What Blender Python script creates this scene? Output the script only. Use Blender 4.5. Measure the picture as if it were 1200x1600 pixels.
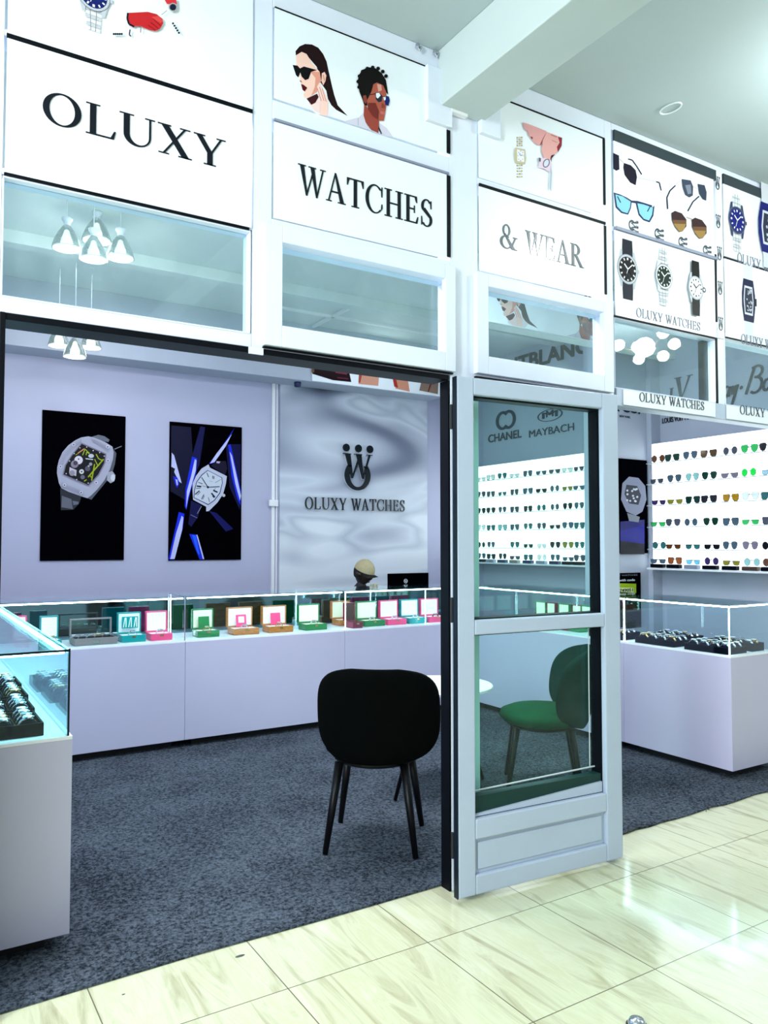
import bpy, math, random
from mathutils import Vector, Matrix
from math import sin, cos, tan, atan, radians, pi, sqrt
random.seed(7)
for o in list(bpy.data.objects): bpy.data.objects.remove(o)
SC = bpy.context.scene; COL = SC.collection
# ---------------------------------------------------------------- camera
F = 1218.0; PITCH = atan(48/1218.0); YAW = radians(31.9); HC = 1.42
cam = bpy.data.cameras.new('camera'); co = bpy.data.objects.new('camera', cam); COL.objects.link(co)
cam.sensor_fit = 'VERTICAL'; cam.sensor_height = 24.0; cam.lens = F/1600*24.0
co.location = (0, 0, HC); co.rotation_euler = (pi/2 + PITCH, 0, -YAW); cam.clip_start = .05
SC.camera = co
# ---------------------------------------------------------------- world, exposure, lights
SC.view_settings.view_transform = 'Standard'; SC.view_settings.look = 'None'
SC.view_settings.gamma = 1; SC.view_settings.use_curve_mapping = False
SC.view_settings.exposure = 0.55
W = bpy.data.worlds.new('world'); SC.world = W; W.use_nodes = True
bgn = W.node_tree.nodes['Background']; bgn.inputs[0].default_value = (.80, .93, 1.0, 1); bgn.inputs[1].default_value = .33
def area(name, loc, size, power, color, rot=(0, 0, 0)):
    l = bpy.data.lights.new(name, 'AREA'); l.shape = 'RECTANGLE'; l.size, l.size_y = size; l.energy = power; l.color = color
    o = bpy.data.objects.new(name, l); COL.objects.link(o); o.location = loc; o.rotation_euler = rot; return o
area('corridor_ceiling_light', (-.7, .5, 3.42), (1.5, 1.5), 40, (.93, .98, 1))
area('corridor_daylight', (-2.8, .2, 2.75), (2.6, 1.0), 210, (.90, .98, 1), (0, radians(-97), radians(8)))
area('shop_fill_light', (1.3, 3.7, 3.44), (1.2, .5), 46, (.86, .88, 1))  # unseen fill lights added under the shop ceiling, without fittings
area('shop_fill_light', (2.6, 3.6, 3.44), (1.0, .5), 30, (.88, .94, 1))
area('shop_fill_light', (1.6, 6.05, 3.44), (1.4, .3), 3, (.80, .80, 1))
area('shop_fill_light', (3.9, 6.05, 3.44), (1.2, .3), 3, (.88, .92, 1))
# ---------------------------------------------------------------- pixel <-> place helpers (used to read off real positions on real planes)
_fh = Vector((sin(YAW), cos(YAW), 0)); _up = Vector((0, 0, 1)); _r = Vector((cos(YAW), -sin(YAW), 0))
_f = _fh*cos(PITCH) + _up*sin(PITCH); _u = _up*cos(PITCH) - _fh*sin(PITCH); CAM = Vector((0, 0, HC))
def ray(x, y): return _f + _r*((x-600)/F) - _u*((y-800)/F)
def onz(x, y, z): d = ray(x, y); return CAM + d*((z-HC)/d.z)
def ony(x, y, Y): d = ray(x, y); return CAM + d*(Y/d.y)
def onx(x, y, X): d = ray(x, y); return CAM + d*(X/d.x)
# ---------------------------------------------------------------- materials
MATS = {}
def nodes_of(name):
    m = bpy.data.materials.new(name); m.use_nodes = True; nt = m.node_tree; MATS[name] = m
    return m, nt, nt.nodes['Principled BSDF']
def mat(name, col, rough=.5, metal=0, coat=0, noise=0, nscale=8, sheen=0, spec=.5, bump=0, bscale=200):
    m, nt, b = nodes_of(name); N = nt.nodes; L = nt.links
    b.inputs['Base Color'].default_value = (*col, 1); b.inputs['Roughness'].default_value = rough
    b.inputs['Metallic'].default_value = metal; b.inputs['Coat Weight'].default_value = coat
    b.inputs['Coat Roughness'].default_value = .06; b.inputs['Specular IOR Level'].default_value = spec
    if sheen: b.inputs['Sheen Weight'].default_value = sheen; b.inputs['Sheen Roughness'].default_value = .4
    tc = N.new('ShaderNodeTexCoord')
    nz = N.new('ShaderNodeTexNoise'); nz.inputs['Scale'].default_value = nscale; nz.inputs['Detail'].default_value = 4
    L.new(tc.outputs['Object'], nz.inputs['Vector'])
    a = noise if noise else .03
    rp = N.new('ShaderNodeMapRange'); rp.inputs['From Min'].default_value = .3; rp.inputs['From Max'].default_value = .7
    rp.inputs['To Min'].default_value = 1-a; rp.inputs['To Max'].default_value = 1.0
    L.new(nz.outputs['Fac'], rp.inputs['Value'])
    mx = N.new('ShaderNodeMix'); mx.data_type = 'RGBA'; mx.blend_type = 'MULTIPLY'; mx.inputs[0].default_value = 1
    mx.inputs[6].default_value = (*col, 1); L.new(rp.outputs[0], mx.inputs[7]); L.new(mx.outputs[2], b.inputs['Base Color'])
    if bump:
        n2 = N.new('ShaderNodeTexNoise'); n2.inputs['Scale'].default_value = bscale; L.new(tc.outputs['Object'], n2.inputs['Vector'])
        bp = N.new('ShaderNodeBump'); bp.inputs['Strength'].default_value = bump; bp.inputs['Distance'].default_value = .01
        L.new(n2.outputs['Fac'], bp.inputs['Height']); L.new(bp.outputs[0], b.inputs['Normal'])
    return m
def emit(name, col, s):
    m, nt, b = nodes_of(name); b.inputs['Base Color'].default_value = (.9, .9, .9, 1)
    b.inputs['Emission Color'].default_value = (*col, 1); b.inputs['Emission Strength'].default_value = s; return m
def glassm(name, tint, refl=.05, dirt=0, edge=.75, pw_=4.5, haze=(.75, .9, .88)):
    m = bpy.data.materials.new(name); m.use_nodes = True; MATS[name] = m; nt = m.node_tree; N = nt.nodes; L = nt.links; N.clear()
    out = N.new('ShaderNodeOutputMaterial'); tr = N.new('ShaderNodeBsdfTransparent'); tr.inputs[0].default_value = (*tint, 1)
    gl = N.new('ShaderNodeBsdfGlossy'); gl.inputs['Roughness'].default_value = .015; gl.inputs[0].default_value = (.95, 1, 1, 1)
    lw = N.new('ShaderNodeLayerWeight'); lw.inputs[0].default_value = .5
    pw = N.new('ShaderNodeMath'); pw.operation = 'POWER'; pw.inputs[1].default_value = pw_; L.new(lw.outputs['Facing'], pw.inputs[0])
    ma = N.new('ShaderNodeMath'); ma.operation = 'MULTIPLY_ADD'; ma.inputs[1].default_value = edge; ma.inputs[2].default_value = refl
    L.new(pw.outputs[0], ma.inputs[0]); mx = N.new('ShaderNodeMixShader'); L.new(ma.outputs[0], mx.inputs[0])
    L.new(tr.outputs[0], mx.inputs[1]); L.new(gl.outputs[0], mx.inputs[2]); last = mx
    if dirt:
        df = N.new('ShaderNodeBsdfDiffuse'); df.inputs[0].default_value = (*haze, 1)
        tc = N.new('ShaderNodeTexCoord'); nz = N.new('ShaderNodeTexNoise'); nz.inputs['Scale'].default_value = 5; nz.inputs['Detail'].default_value = 8
        nz.inputs['Distortion'].default_value = 1.2; L.new(tc.outputs['Object'], nz.inputs['Vector'])
        mr = N.new('ShaderNodeMapRange'); mr.inputs[1].default_value = .42; mr.inputs[2].default_value = .75; mr.inputs[3].default_value = dirt*.35; mr.inputs[4].default_value = dirt
        L.new(nz.outputs['Fac'], mr.inputs[0]); m2 = N.new('ShaderNodeMixShader'); L.new(mr.outputs[0], m2.inputs[0])
        L.new(mx.outputs[0], m2.inputs[1]); L.new(df.outputs[0], m2.inputs[2]); last = m2
    L.new(last.outputs[0], out.inputs[0]); return m
mat('paint', (.78, .84, .96), .38, noise=.06, nscale=3, bump=.12, bscale=14)
mat('paint_door', (.46, .54, .67), .36, noise=.05, nscale=3, bump=.1, bscale=12)
mat('sign_white', (.88, .94, 1.0), .28, noise=.02, coat=.7).node_tree.nodes['Principled BSDF'].inputs['Coat Roughness'].default_value = .13
mat('ceiling_paint', (.46, .54, .56), .8, noise=.05, nscale=2)
mat('beam_paint', (.54, .62, .62), .7, noise=.04, nscale=4)
mat('shop_ceiling_paint', (.66, .74, .74), .8, noise=.03)
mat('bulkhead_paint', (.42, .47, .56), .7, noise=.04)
mat('wall_paint', (.48, .49, .66), .45, noise=.08, nscale=1.2)
mat('side_wall_paint', (.46, .50, .60), .6, noise=.06, nscale=1.5)
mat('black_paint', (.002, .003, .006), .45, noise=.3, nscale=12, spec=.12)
mat('dark_blue_paint', (.006, .014, .024), .4, noise=.3, nscale=12, spec=.2)
mat('dark_teal', (.004, .035, .03), .4, spec=.3)
mat('dark_band', (.02, .035, .045), .4)
mat('grey_line', (.25, .28, .38), .5)
mat('laminate', (.55, .54, .70), .42, noise=.04, nscale=2)
mat('laminate_top', (.90, .94, .98), .3)
mat('plinth', (.006, .006, .008), .6)
mat('steel', (.62, .65, .7), .22, metal=1)
mat('watch_steel', (.80, .82, .86), .25, metal=1)
mat('gold', (.85, .58, .25), .25, metal=1)
mat('rubber', (.01, .01, .012), .5)
mat('tray_black', (.001, .001, .006), .6, noise=.3, nscale=60, spec=.08)
mat('cushion_black', (.004, .004, .012), .9, spec=.1)
mat('dial_white', (.9, .9, .92), .3)
mat('dial_blue', (.03, .06, .3), .3)
mat('dial_black', (.01, .01, .012), .3)
mat('velvet_shaded', (.0006, .0012, .001), .9, noise=.3, nscale=20, spec=.06)  # green velvet with the near chair's shade put into the colour
mat('velvet_green', (.003, .085, .032), .85, spec=.1, noise=.25, nscale=15)
mat('velvet_teal', (.001, .032, .024), .85, spec=.08, noise=.25, nscale=15)
mat('leg_black', (.002, .002, .003), .4, spec=.2)
mat('table_white', (.9, .95, .95), .25)
mat('teal_lacquer', (.0, .30, .30), .3, coat=.3)
mat('pink_lacquer', (.95, .07, .22), .35, coat=.3)
mat('green_lacquer', (.01, .20, .05), .22, coat=.5)
mat('wine_lacquer', (.22, .01, .04), .25, coat=.5)
mat('box_cream', (.92, .86, .66), .6)
mat('box_white', (.95, .93, .93), .6)
mat('taupe_leather', (.25, .20, .20), .5)
mat('navy', (.01, .02, .09), .5)
mat('white_plastic', (.85, .87, .9), .4)
mat('skin_dark', (.035, .018, .014), .55, noise=.15, nscale=30)
mat('hair_black', (.006, .005, .005), .8)
mat('cap_tan', (.48, .42, .24), .85, noise=.12, nscale=40, bump=.3, bscale=500)
mat('shirt_dark', (.02, .022, .03), .8, noise=.2, nscale=20)
mat('cloth_print', (.55, .52, .35), .8, noise=.6, nscale=60)
mat('monitor_black', (.001, .001, .002), .8, spec=.0)
mat('desk_white', (.7, .72, .8), .5)
mat('letter_black', (.003, .004, .010), .3, spec=.3)
mat('letter_gloss', (.006, .012, .015), .18, metal=.3)
mat('letter_grey', (.16, .18, .24), .4)
mat('letter_soft', (.03, .045, .065), .4, coat=.5).node_tree.nodes['Principled BSDF'].inputs['Coat Roughness'].default_value = .13
mat('halo_white', (.85, .9, .95), .35)
mat('brown_dark', (.05, .02, .01), .5)
mat('clear_frame', (.55, .62, .62), .2)
mat('frame_black', (.008, .008, .01), .25)
mat('stain', (.10, .11, .10), .7, noise=.6, nscale=40)
emit('led', (.70, .95, 1.0), 17.0)
emit('globe', (.93, 1, .98), 75.0)
emit('led_cyan', (.35, .93, 1.0), 22.0)
emit('led_soft', (.85, .98, 1.0), 2.6)
emit('lightbox', (.86, .97, 1.0), 1.9)
emit('bulb', (1.0, .97, .86), 5.0)
emit('lamp_disc', (1.0, .98, .88), 3.5)
emit('panel_light', (.93, 1, .98), 1.6)
glassm('glass', (.93, .985, .985), .03)
glassm('glass_case', (.93, .99, 1.0), .02, edge=.93, pw_=3.2)
glassm('glass_cyan', (.84, .985, 1.0), .02, edge=.75)
glassm('glass_door', (.80, .97, .92), .014, dirt=.016)
glassm('glass_transom', (.88, .97, .97), .04, dirt=.07)
glassm('shade_glass', (.50, .56, .56), .10, dirt=.55, haze=(.45, .50, .52))
def lens(name, col, a=.35):
    m = bpy.data.materials.new(name); m.use_nodes = True; MATS[name] = m; nt = m.node_tree; N = nt.nodes; L = nt.links
    b = N['Principled BSDF']; b.inputs['Base Color'].default_value = (*col, 1); b.inputs['Roughness'].default_value = .1
    b.inputs['Coat Weight'].default_value = .5; tr = N.new('ShaderNodeBsdfTransparent'); tr.inputs[0].default_value = (*[min(1, c*1.6+.05) for c in col], 1)
    mx = N.new('ShaderNodeMixShader'); mx.inputs[0].default_value = 1-a; L.new(tr.outputs[0], mx.inputs[1]); L.new(b.outputs[0], mx.inputs[2])
    L.new(mx.outputs[0], N['Material Output'].inputs[0]); return m
LENS = dict(brown=(.16, .06, .02), darkgreen=(.01, .06, .04), slate=(.10, .15, .20), tortoise=(.13, .07, .015), grey=(.10, .11, .14),
            green=(.06, .45, .15), brightgreen=(.03, .60, .12), black=(.01, .012, .018), teal=(.05, .18, .19), paleteal=(.32, .50, .50), mauve=(.24, .21, .27),
            olive=(.28, .26, .03), amber=(.42, .26, .01), clear=(.62, .72, .70), orange=(.34, .11, .02), sky=(.22, .50, .62), purple=(.06, .03, .14), paleblue=(.35, .48, .55))
for k, c in LENS.items(): lens('lens_'+k, c)
# mirror of the case back
m, nt, b = nodes_of('case_mirror'); b.inputs['Base Color'].default_value = (.20, .32, .36, 1); b.inputs['Metallic'].default_value = 1; b.inputs['Roughness'].default_value = .05
# print with colours stored on the faces
m, nt, b = nodes_of('print'); at = nt.nodes.new('ShaderNodeAttribute'); at.attribute_name = 'Col'
nt.links.new(at.outputs['Color'], b.inputs['Base Color']); b.inputs['Roughness'].default_value = .4; b.inputs['Specular IOR Level'].default_value = .15
# printed wooden boxes
def wood(name, c1, c2, sc):
    m, nt, b = nodes_of(name); N = nt.nodes; L = nt.links; tc = N.new('ShaderNodeTexCoord'); mp = N.new('ShaderNodeMapping'); mp.inputs['Scale'].default_value = sc
    nz = N.new('ShaderNodeTexNoise'); nz.inputs['Scale'].default_value = 6; nz.inputs['Detail'].default_value = 6; nz.inputs['Distortion'].default_value = 1.5
    cr = N.new('ShaderNodeValToRGB'); cr.color_ramp.elements[0].color = (*c1, 1); cr.color_ramp.elements[1].color = (*c2, 1)
    cr.color_ramp.elements[0].position = .35; cr.color_ramp.elements[1].position = .65
    L.new(tc.outputs['Object'], mp.inputs[0]); L.new(mp.outputs[0], nz.inputs[0]); L.new(nz.outputs[0], cr.inputs[0]); L.new(cr.outputs[0], b.inputs['Base Color'])
    b.inputs['Roughness'].default_value = .25; b.inputs['Coat Weight'].default_value = .5
wood('wood_box', (.42, .12, .025), (.62, .25, .06), (3, 10, 30))
def floor_mats():
    # glossy cream tile
    m, nt, b = nodes_of('tile'); N = nt.nodes; L = nt.links
    tc = N.new('ShaderNodeTexCoord'); sp = N.new('ShaderNodeSeparateXYZ'); L.new(tc.outputs['Object'], sp.inputs[0])
    P = .543
    def math(op, a, b_=None, c=None):
        n = N.new('ShaderNodeMath'); n.operation = op
        for i, v in enumerate((a, b_, c)):
            if v is None: continue
            if isinstance(v, (int, float)): n.inputs[i].default_value = v
            else: L.new(v, n.inputs[i])
        return n.outputs[0]
    def line(co_, off):
        t = math('DIVIDE', math('SUBTRACT', co_, off), P); fr = math('FRACT', math('ADD', t, 20.0))
        d = math('ABSOLUTE', math('SUBTRACT', fr, .5)); return math('GREATER_THAN', d, .5-.0035), math('FLOOR', math('ADD', t, 20.0))
    lx, ix = line(sp.outputs[0], 2.17); ly, iy = line(sp.outputs[1], 1.777)
    grout = math('MAXIMUM', lx, ly)
    cb = N.new('ShaderNodeCombineXYZ'); L.new(ix, cb.inputs[0]); L.new(iy, cb.inputs[1])
    wn = N.new('ShaderNodeTexWhiteNoise'); wn.noise_dimensions = '2D'; L.new(cb.outputs[0], wn.inputs['Vector'])
    sc = N.new('ShaderNodeVectorMath'); sc.operation = 'MULTIPLY_ADD'; L.new(wn.outputs['Color'], sc.inputs[0]); sc.inputs[1].default_value = (7, 7, 7)
    L.new(tc.outputs['Object'], sc.inputs[2])
    mp = N.new('ShaderNodeMapping'); mp.inputs['Rotation'].default_value = (0, 0, radians(9)); mp.inputs['Scale'].default_value = (7.0, .95, 1)
    L.new(sc.outputs[0], mp.inputs[0])
    nz = N.new('ShaderNodeTexNoise'); nz.inputs['Scale'].default_value = 1.6; nz.inputs['Detail'].default_value = 9; nz.inputs['Roughness'].default_value = .6; nz.inputs['Distortion'].default_value = 1.1
    L.new(mp.outputs[0], nz.inputs['Vector'])
    cr = N.new('ShaderNodeValToRGB'); e = cr.color_ramp.elements
    e[0].position = .28; e[0].color = (.36, .32, .18, 1); e[1].position = .72; e[1].color = (.72, .74, .55, 1)
    x = e.new(.42); x.color = (.55, .54, .35, 1); x = e.new(.5); x.color = (.66, .67, .46, 1); x = e.new(.56); x.color = (.62, .62, .40, 1)
    L.new(nz.outputs[0], cr.inputs[0])
    mx = N.new('ShaderNodeMix'); mx.data_type = 'RGBA'; L.new(grout, mx.inputs[0]); L.new(cr.outputs[0], mx.inputs[6]); mx.inputs[7].default_value = (.16, .14, .09, 1)
    L.new(mx.outputs[2], b.inputs['Base Color']); b.inputs['Roughness'].default_value = .11; b.inputs['Specular IOR Level'].default_value = .8
    # carpet
    def carpet(name, c1, c2):
        m, nt, b = nodes_of(name); N = nt.nodes; L = nt.links; tc = N.new('ShaderNodeTexCoord')
        n1 = N.new('ShaderNodeTexNoise'); n1.inputs['Scale'].default_value = 70; n1.inputs['Detail'].default_value = 5; n1.inputs['Roughness'].default_value = .75
        n2 = N.new('ShaderNodeTexNoise'); n2.inputs['Scale'].default_value = 2.2; n2.inputs['Detail'].default_value = 4
        L.new(tc.outputs['Object'], n1.inputs['Vector']); L.new(tc.outputs['Object'], n2.inputs['Vector'])
        a = N.new('ShaderNodeMath'); a.operation = 'MULTIPLY_ADD'; L.new(n2.outputs[0], a.inputs[0]); a.inputs[1].default_value = .22; L.new(n1.outputs[0], a.inputs[2])
        cr = N.new('ShaderNodeValToRGB'); cr.color_ramp.elements[0].position = .50; cr.color_ramp.elements[1].position = .74
        cr.color_ramp.elements[0].color = (*c1, 1); cr.color_ramp.elements[1].color = (*c2, 1); L.new(a.outputs[0], cr.inputs[0]); L.new(cr.outputs[0], b.inputs['Base Color'])
        b.inputs['Roughness'].default_value = .95; b.inputs['Specular IOR Level'].default_value = .15
        bp = N.new('ShaderNodeBump'); bp.inputs['Strength'].default_value = .5; bp.inputs['Distance'].default_value = .004; L.new(n1.outputs[0], bp.inputs['Height']); L.new(bp.outputs[0], b.inputs['Normal'])
    carpet('carpet_blue', (.006, .009, .016), (.105, .128, .160))
    # swirled marble wall
    m, nt, b = nodes_of('marble'); N = nt.nodes; L = nt.links; tc = N.new('ShaderNodeTexCoord')
    mp = N.new('ShaderNodeMapping'); mp.inputs['Rotation'].default_value = (0, radians(38), 0); mp.inputs['Scale'].default_value = (.55, 1, 1.7)
    mp.inputs['Location'].default_value = (.3, 0, 1.7)
    L.new(tc.outputs['Object'], mp.inputs[0])
    nz = N.new('ShaderNodeTexNoise'); nz.inputs['Scale'].default_value = .8; nz.inputs['Detail'].default_value = 1.2; nz.inputs['Distortion'].default_value = 1.5
    L.new(mp.outputs[0], nz.inputs['Vector'])
    cr = N.new('ShaderNodeValToRGB'); e = cr.color_ramp.elements; e[0].position = .26; e[0].color = (.02, .025, .05, 1); e[1].position = .62; e[1].color = (.72, .78, .84, 1)
    x = e.new(.36); x.color = (.22, .25, .33, 1); x = e.new(.44); x.color = (.48, .52, .62, 1); x = e.new(.50); x.color = (.62, .68, .76, 1); x = e.new(.55); x.color = (.50, .55, .64, 1)
    L.new(nz.outputs[0], cr.inputs[0]); L.new(cr.outputs[0], b.inputs['Base Color']); b.inputs['Roughness'].default_value = .16
floor_mats()
# ---------------------------------------------------------------- mesh builder
class MB:
    def __init__(s): s.v = []; s.f = []; s.c = []; s.k = None
    def add(s, vs, fs, col=None):
        n = len(s.v); s.v += [Vector(p) for p in vs]; s.f += [tuple(i+n for i in f) for f in fs]; s.c += [col or (1, 1, 1)]*len(fs); return s
    def box(s, x0, x1, y0, y1, z0, z1, T=None, col=None):
        vs = [Vector(p) for p in ((x0, y0, z0), (x1, y0, z0), (x1, y1, z0), (x0, y1, z0), (x0, y0, z1), (x1, y0, z1), (x1, y1, z1), (x0, y1, z1))]
        if T: vs = [T @ p for p in vs]
        return s.add(vs, [(0, 3, 2, 1), (4, 5, 6, 7), (0, 1, 5, 4), (1, 2, 6, 5), (2, 3, 7, 6), (3, 0, 4, 7)], col)
    def tube(s, pts, r, n=10, caps=True, col=None):
        pts = [Vector(p) for p in pts]; rs = r if isinstance(r, (list, tuple)) else [r]*len(pts); vs = []; fs = []
        prev = None
        for i, p in enumerate(pts):
            d = (pts[min(i+1, len(pts)-1)] - pts[max(i-1, 0)]).normalized()
            if prev is None: a = d.orthogonal().normalized()
            else: a = (prev - d*prev.dot(d)).normalized()
            prev = a; b_ = d.cross(a)
            vs += [p + (a*cos(2*pi*k/n) + b_*sin(2*pi*k/n))*rs[i] for k in range(n)]
        for i in range(len(pts)-1):
            for k in range(n): fs.append((i*n+k, i*n+(k+1) % n, (i+1)*n+(k+1) % n, (i+1)*n+k))
        if caps: fs.append(tuple(reversed(range(n)))); fs.append(tuple((len(pts)-1)*n+k for k in range(n)))
        return s.add(vs, fs, col)
    def lathe(s, prof, c=(0, 0, 0), n=24, col=None, T=None, sx=1, sy=1):
        vs = []; fs = []; c = Vector(c)
        for (r, z) in prof: vs += [Vector((r*cos(2*pi*k/n)*sx, r*sin(2*pi*k/n)*sy, z)) for k in range(n)]
        if T: vs = [T @ p for p in vs]
        vs = [p+c for p in vs]
        for i in range(len(prof)-1):
            for k in range(n): fs.append((i*n+k, i*n+(k+1) % n, (i+1)*n+(k+1) % n, (i+1)*n+k))
        if prof[0][0] > 1e-6: fs.append(tuple(reversed(range(n))))
        if prof[-1][0] > 1e-6: fs.append(tuple((len(prof)-1)*n+k for k in range(n)))
        return s.add(vs, fs, col)
    def prism(s, poly, T, th, col=None):      # poly in a (u,v) plane, T maps (u,v,w)
        n = len(poly); a = sum(poly[i][0]*poly[(i+1) % n][1]-poly[(i+1) % n][0]*poly[i][1] for i in range(n))
        if a < 0: poly = poly[::-1]
        vs = [T(u, v, 0) for u, v in poly] + [T(u, v, th) for u, v in poly]
        fs = [tuple(reversed(range(n))), tuple(range(n, 2*n))] + [(i, (i+1) % n, n+(i+1) % n, n+i) for i in range(n)]
        return s.add(vs, fs, col)
    def build(s, name, material, parent=None, smooth=False, bevel=0, local=False, subd=0):
        me = bpy.data.meshes.new(name); off = Vector((0, 0, 0))
        if parent is not None and not local:
            q = parent
            while q is not None: off += q.location; q = q.parent
        me.from_pydata([tuple(p-off) for p in s.v], [], s.f); me.update()
        if material == 'print':
            ca = me.color_attributes.new('Col', 'FLOAT_COLOR', 'CORNER')
            for pl in me.polygons:
                for li in pl.loop_indices: ca.data[li].color = (*s.c[pl.index], 1)
        me.materials.append(MATS[material])
        o = bpy.data.objects.new(name, me); COL.objects.link(o); o.parent = parent
        if smooth:
            for p in me.polygons: p.use_smooth = True
        if bevel:
            md = o.modifiers.new('bevel', 'BEVEL'); md.width = bevel; md.segments = 2; md.limit_method = 'ANGLE'; md.angle_limit = radians(40)
        if subd:
            md = o.modifiers.new('subd', 'SUBSURF'); md.levels = subd; md.render_levels = subd
        return o
def tag(o, label=None, cat=None, group=None, kind=None):
    if label: o['label'] = label
    if cat: o['category'] = cat
    if group: o['group'] = group
    if kind: o['kind'] = kind
    return o
def thing(name, label, cat, loc=(0, 0, 0), rz=0, group=None):
    o = bpy.data.objects.new(name, None); COL.objects.link(o); o.location = loc; o.rotation_euler = (0, 0, rz); o.empty_display_size = .05
    return tag(o, label, cat, group)
def kids(o): return [c for c in bpy.data.objects if c.parent is o]
def copy_tree(o, parent=None, tree=None):
    c = o.copy(); COL.objects.link(c); c.parent = parent
    for ch in kids(o): copy_tree(ch, c)
    return c
def struct(mb, name, m, label, **k):
    o = mb.build(name, m, **k); return tag(o, label, None, None, 'structure')
# ---------------------------------------------------------------- lettering: own serif alphabet on a unit cap height
def _el(cx, cy, rx, ry, a0=0, a1=360, n=40):
    return [(cx+rx*cos(radians(a0+(a1-a0)*i/n)), cy+ry*sin(radians(a0+(a1-a0)*i/n))) for i in range(n+1)]
def _band(outer, inner): return [[outer[i], outer[i+1], inner[i+1], inner[i]] for i in range(len(outer)-1)]
def _q(x0, y0, x1, y1, w0, w1=None):     # slanted stem with horizontal cut ends
    w1 = w0 if w1 is None else w1
    return [(x0, y0), (x0+w0, y0), (x1+w1, y1), (x1, y1)]
def _s(x, y, w): return [(x, y), (x+w, y), (x+w, y+.035), (x, y+.035)]
def glyph(ch, T=.13, t=.045):
    P = []
    if ch == 'O': P = _band(_el(.38, .5, .38, .52), _el(.38, .5, .38-T, .52-t)); w = .78
    elif ch == 'C':
        P = _band(_el(.38, .5, .38, .52, 42, 318), _el(.40, .5, .40-T, .52-t, 48, 312)); P += [[(.66, .62), (.70, .62), (.70, .98), (.665, .98), (.645, .82)], [(.66, .36), (.70, .36), (.70, .2), (.64, .12)]]; w = .74
    elif ch == 'L': P = [_q(.10, 0, .10, 1, T), _s(.02, .965, T+.16), _s(.02, 0, .5), [(.10, 0), (.60, 0), (.64, .26), (.60, .26), (.53, t), (.10, t)]]; w = .66
    elif ch == 'U':
        P = [_q(.09, .35, .09, 1, T), _q(.64, .35, .64, 1, t), _s(0, .965, T+.18), _s(.55, .965, .22)]
        P += _band(_el(.3875, .36, .2975, .38, 180, 360, 24), _el(.43, .36, .21, .38-t*1.3, 180, 360, 24)); w = .78
    elif ch == 'X': P = [_q(.56, 0, .07, 1, T+.03), _q(.10, 0, .60, 1, t+.01), _s(.0, .965, .30), _s(.50, .965, .24), _s(.02, 0, .24), _s(.47, 0, .31)]; w = .78
    elif ch == 'Y': P = [[(.31, 0), (.31+T, 0), (.31+T, .46), (.31, .46)], _q(.31, .42, .04, 1, T), _q(.38, .42, .62, 1, t+.01), _s(-.01, .965, .27), _s(.53, .965, .22), _s(.23, 0, T+.16)]; w = .72
    elif ch == 'W':
        P = [_q(.28, -.02, .05, 1, .06, T+.02), _q(.28, -.02, .52, .86, .05, t+.01), _q(.66, -.02, .44, 1, .06, T+.02), _q(.66, -.02, .90, 1, .05, t+.01), _s(-.02, .965, .29), _s(.37, .965, .29), _s(.81, .965, .22)]; w = 1.02
    elif ch == 'A': P = [_q(.04, 0, .30, .98, t+.01, t), _q(.52, 0, .30, 1.02, T+.03, .06), [(.17, .33), (.48, .33), (.46, .38), (.19, .38)], _s(-.03, 0, .22), _s(.43, 0, .31)]; w = .74
    elif ch == 'T': P = [_q(.27, 0, .27, 1, T), [(.0, .955), (.67, .955), (.67, 1), (0, 1)], [(0, .99), (.0, .74), (.03, .74), (.10, .96)], [(.67, .99), (.67, .74), (.64, .74), (.57, .96)], _s(.18, 0, T+.18)]; w = .70
    elif ch == 'H': P = [_q(.09, 0, .09, 1, T), _q(.56, 0, .56, 1, T), [(.15, .48), (.6, .48), (.6, .53), (.15, .53)], _s(0, 0, T+.18), _s(0, .965, T+.18), _s(.47, 0, T+.18), _s(.47, .965, T+.18)]; w = .80
    elif ch == 'E': P = [_q(.09, 0, .09, 1, T), _s(0, 0, .5), _s(0, .965, .5), [(.2, .49), (.44, .49), (.44, .54), (.2, .54)], [(.42, .38), (.46, .38), (.46, .65), (.42, .65)], [(.1, 0), (.57, 0), (.61, .25), (.57, .25), (.50, t), (.1, t)], [(.1, 1), (.55, 1), (.56, .77), (.52, .77), (.46, 1-t), (.1, 1-t)]]; w = .66
    elif ch == 'R': P = [_q(.09, 0, .09, 1, T), _s(0, 0, T+.18), _s(0, .965, .35)] + _band(_el(.28, .745, .29, .255, -90, 90, 20), _el(.28, .745, .29-T, .255-t, -90, 90, 20)) + [[(.2, .49), (.3, .49), (.3, .535), (.2, .535)], [(.2, .955), (.3, .955), (.3, 1), (.2, 1)], _q(.58, 0, .26, .5, .16, .14), _s(.56, 0, .24)]; w = .80
    elif ch == 'S':
        P = _band(_el(.27, .745, .235, .27, 30, 215, 20), _el(.28, .745, .235-T*.8, .27-t, 35, 215, 20)) + _band(_el(.28, .25, .25, .27, -150, 35, 20), _el(.27, .25, .25-T*.8, .27-t, -145, 35, 20))
        P += [[(.078, .60), (.20, .68), (.485, .40), (.40, .33)], [(.46, .68), (.495, .68), (.495, .98), (.465, .98), (.44, .86)], [(.035, .02), (.065, .02), (.09, .14), (.07, .34), (.035, .34)]]; w = .56
    elif ch == '&':
        P = _band(_el(.34, .76, .2, .26), _el(.34, .76, .12, .21)) + _band(_el(.32, .26, .32, .28, 60, 330), _el(.34, .26, .21, .24, 60, 330)) + [[(.17, .66), (.30, .60), (.80, .02), (.62, .0)], [(.60, .16), (.66, .12), (.84, .50), (.79, .53)], _s(.68, .5, .24), _s(.62, 0, .28)]; w = .95
    else: w = .34
    return w, P
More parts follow.
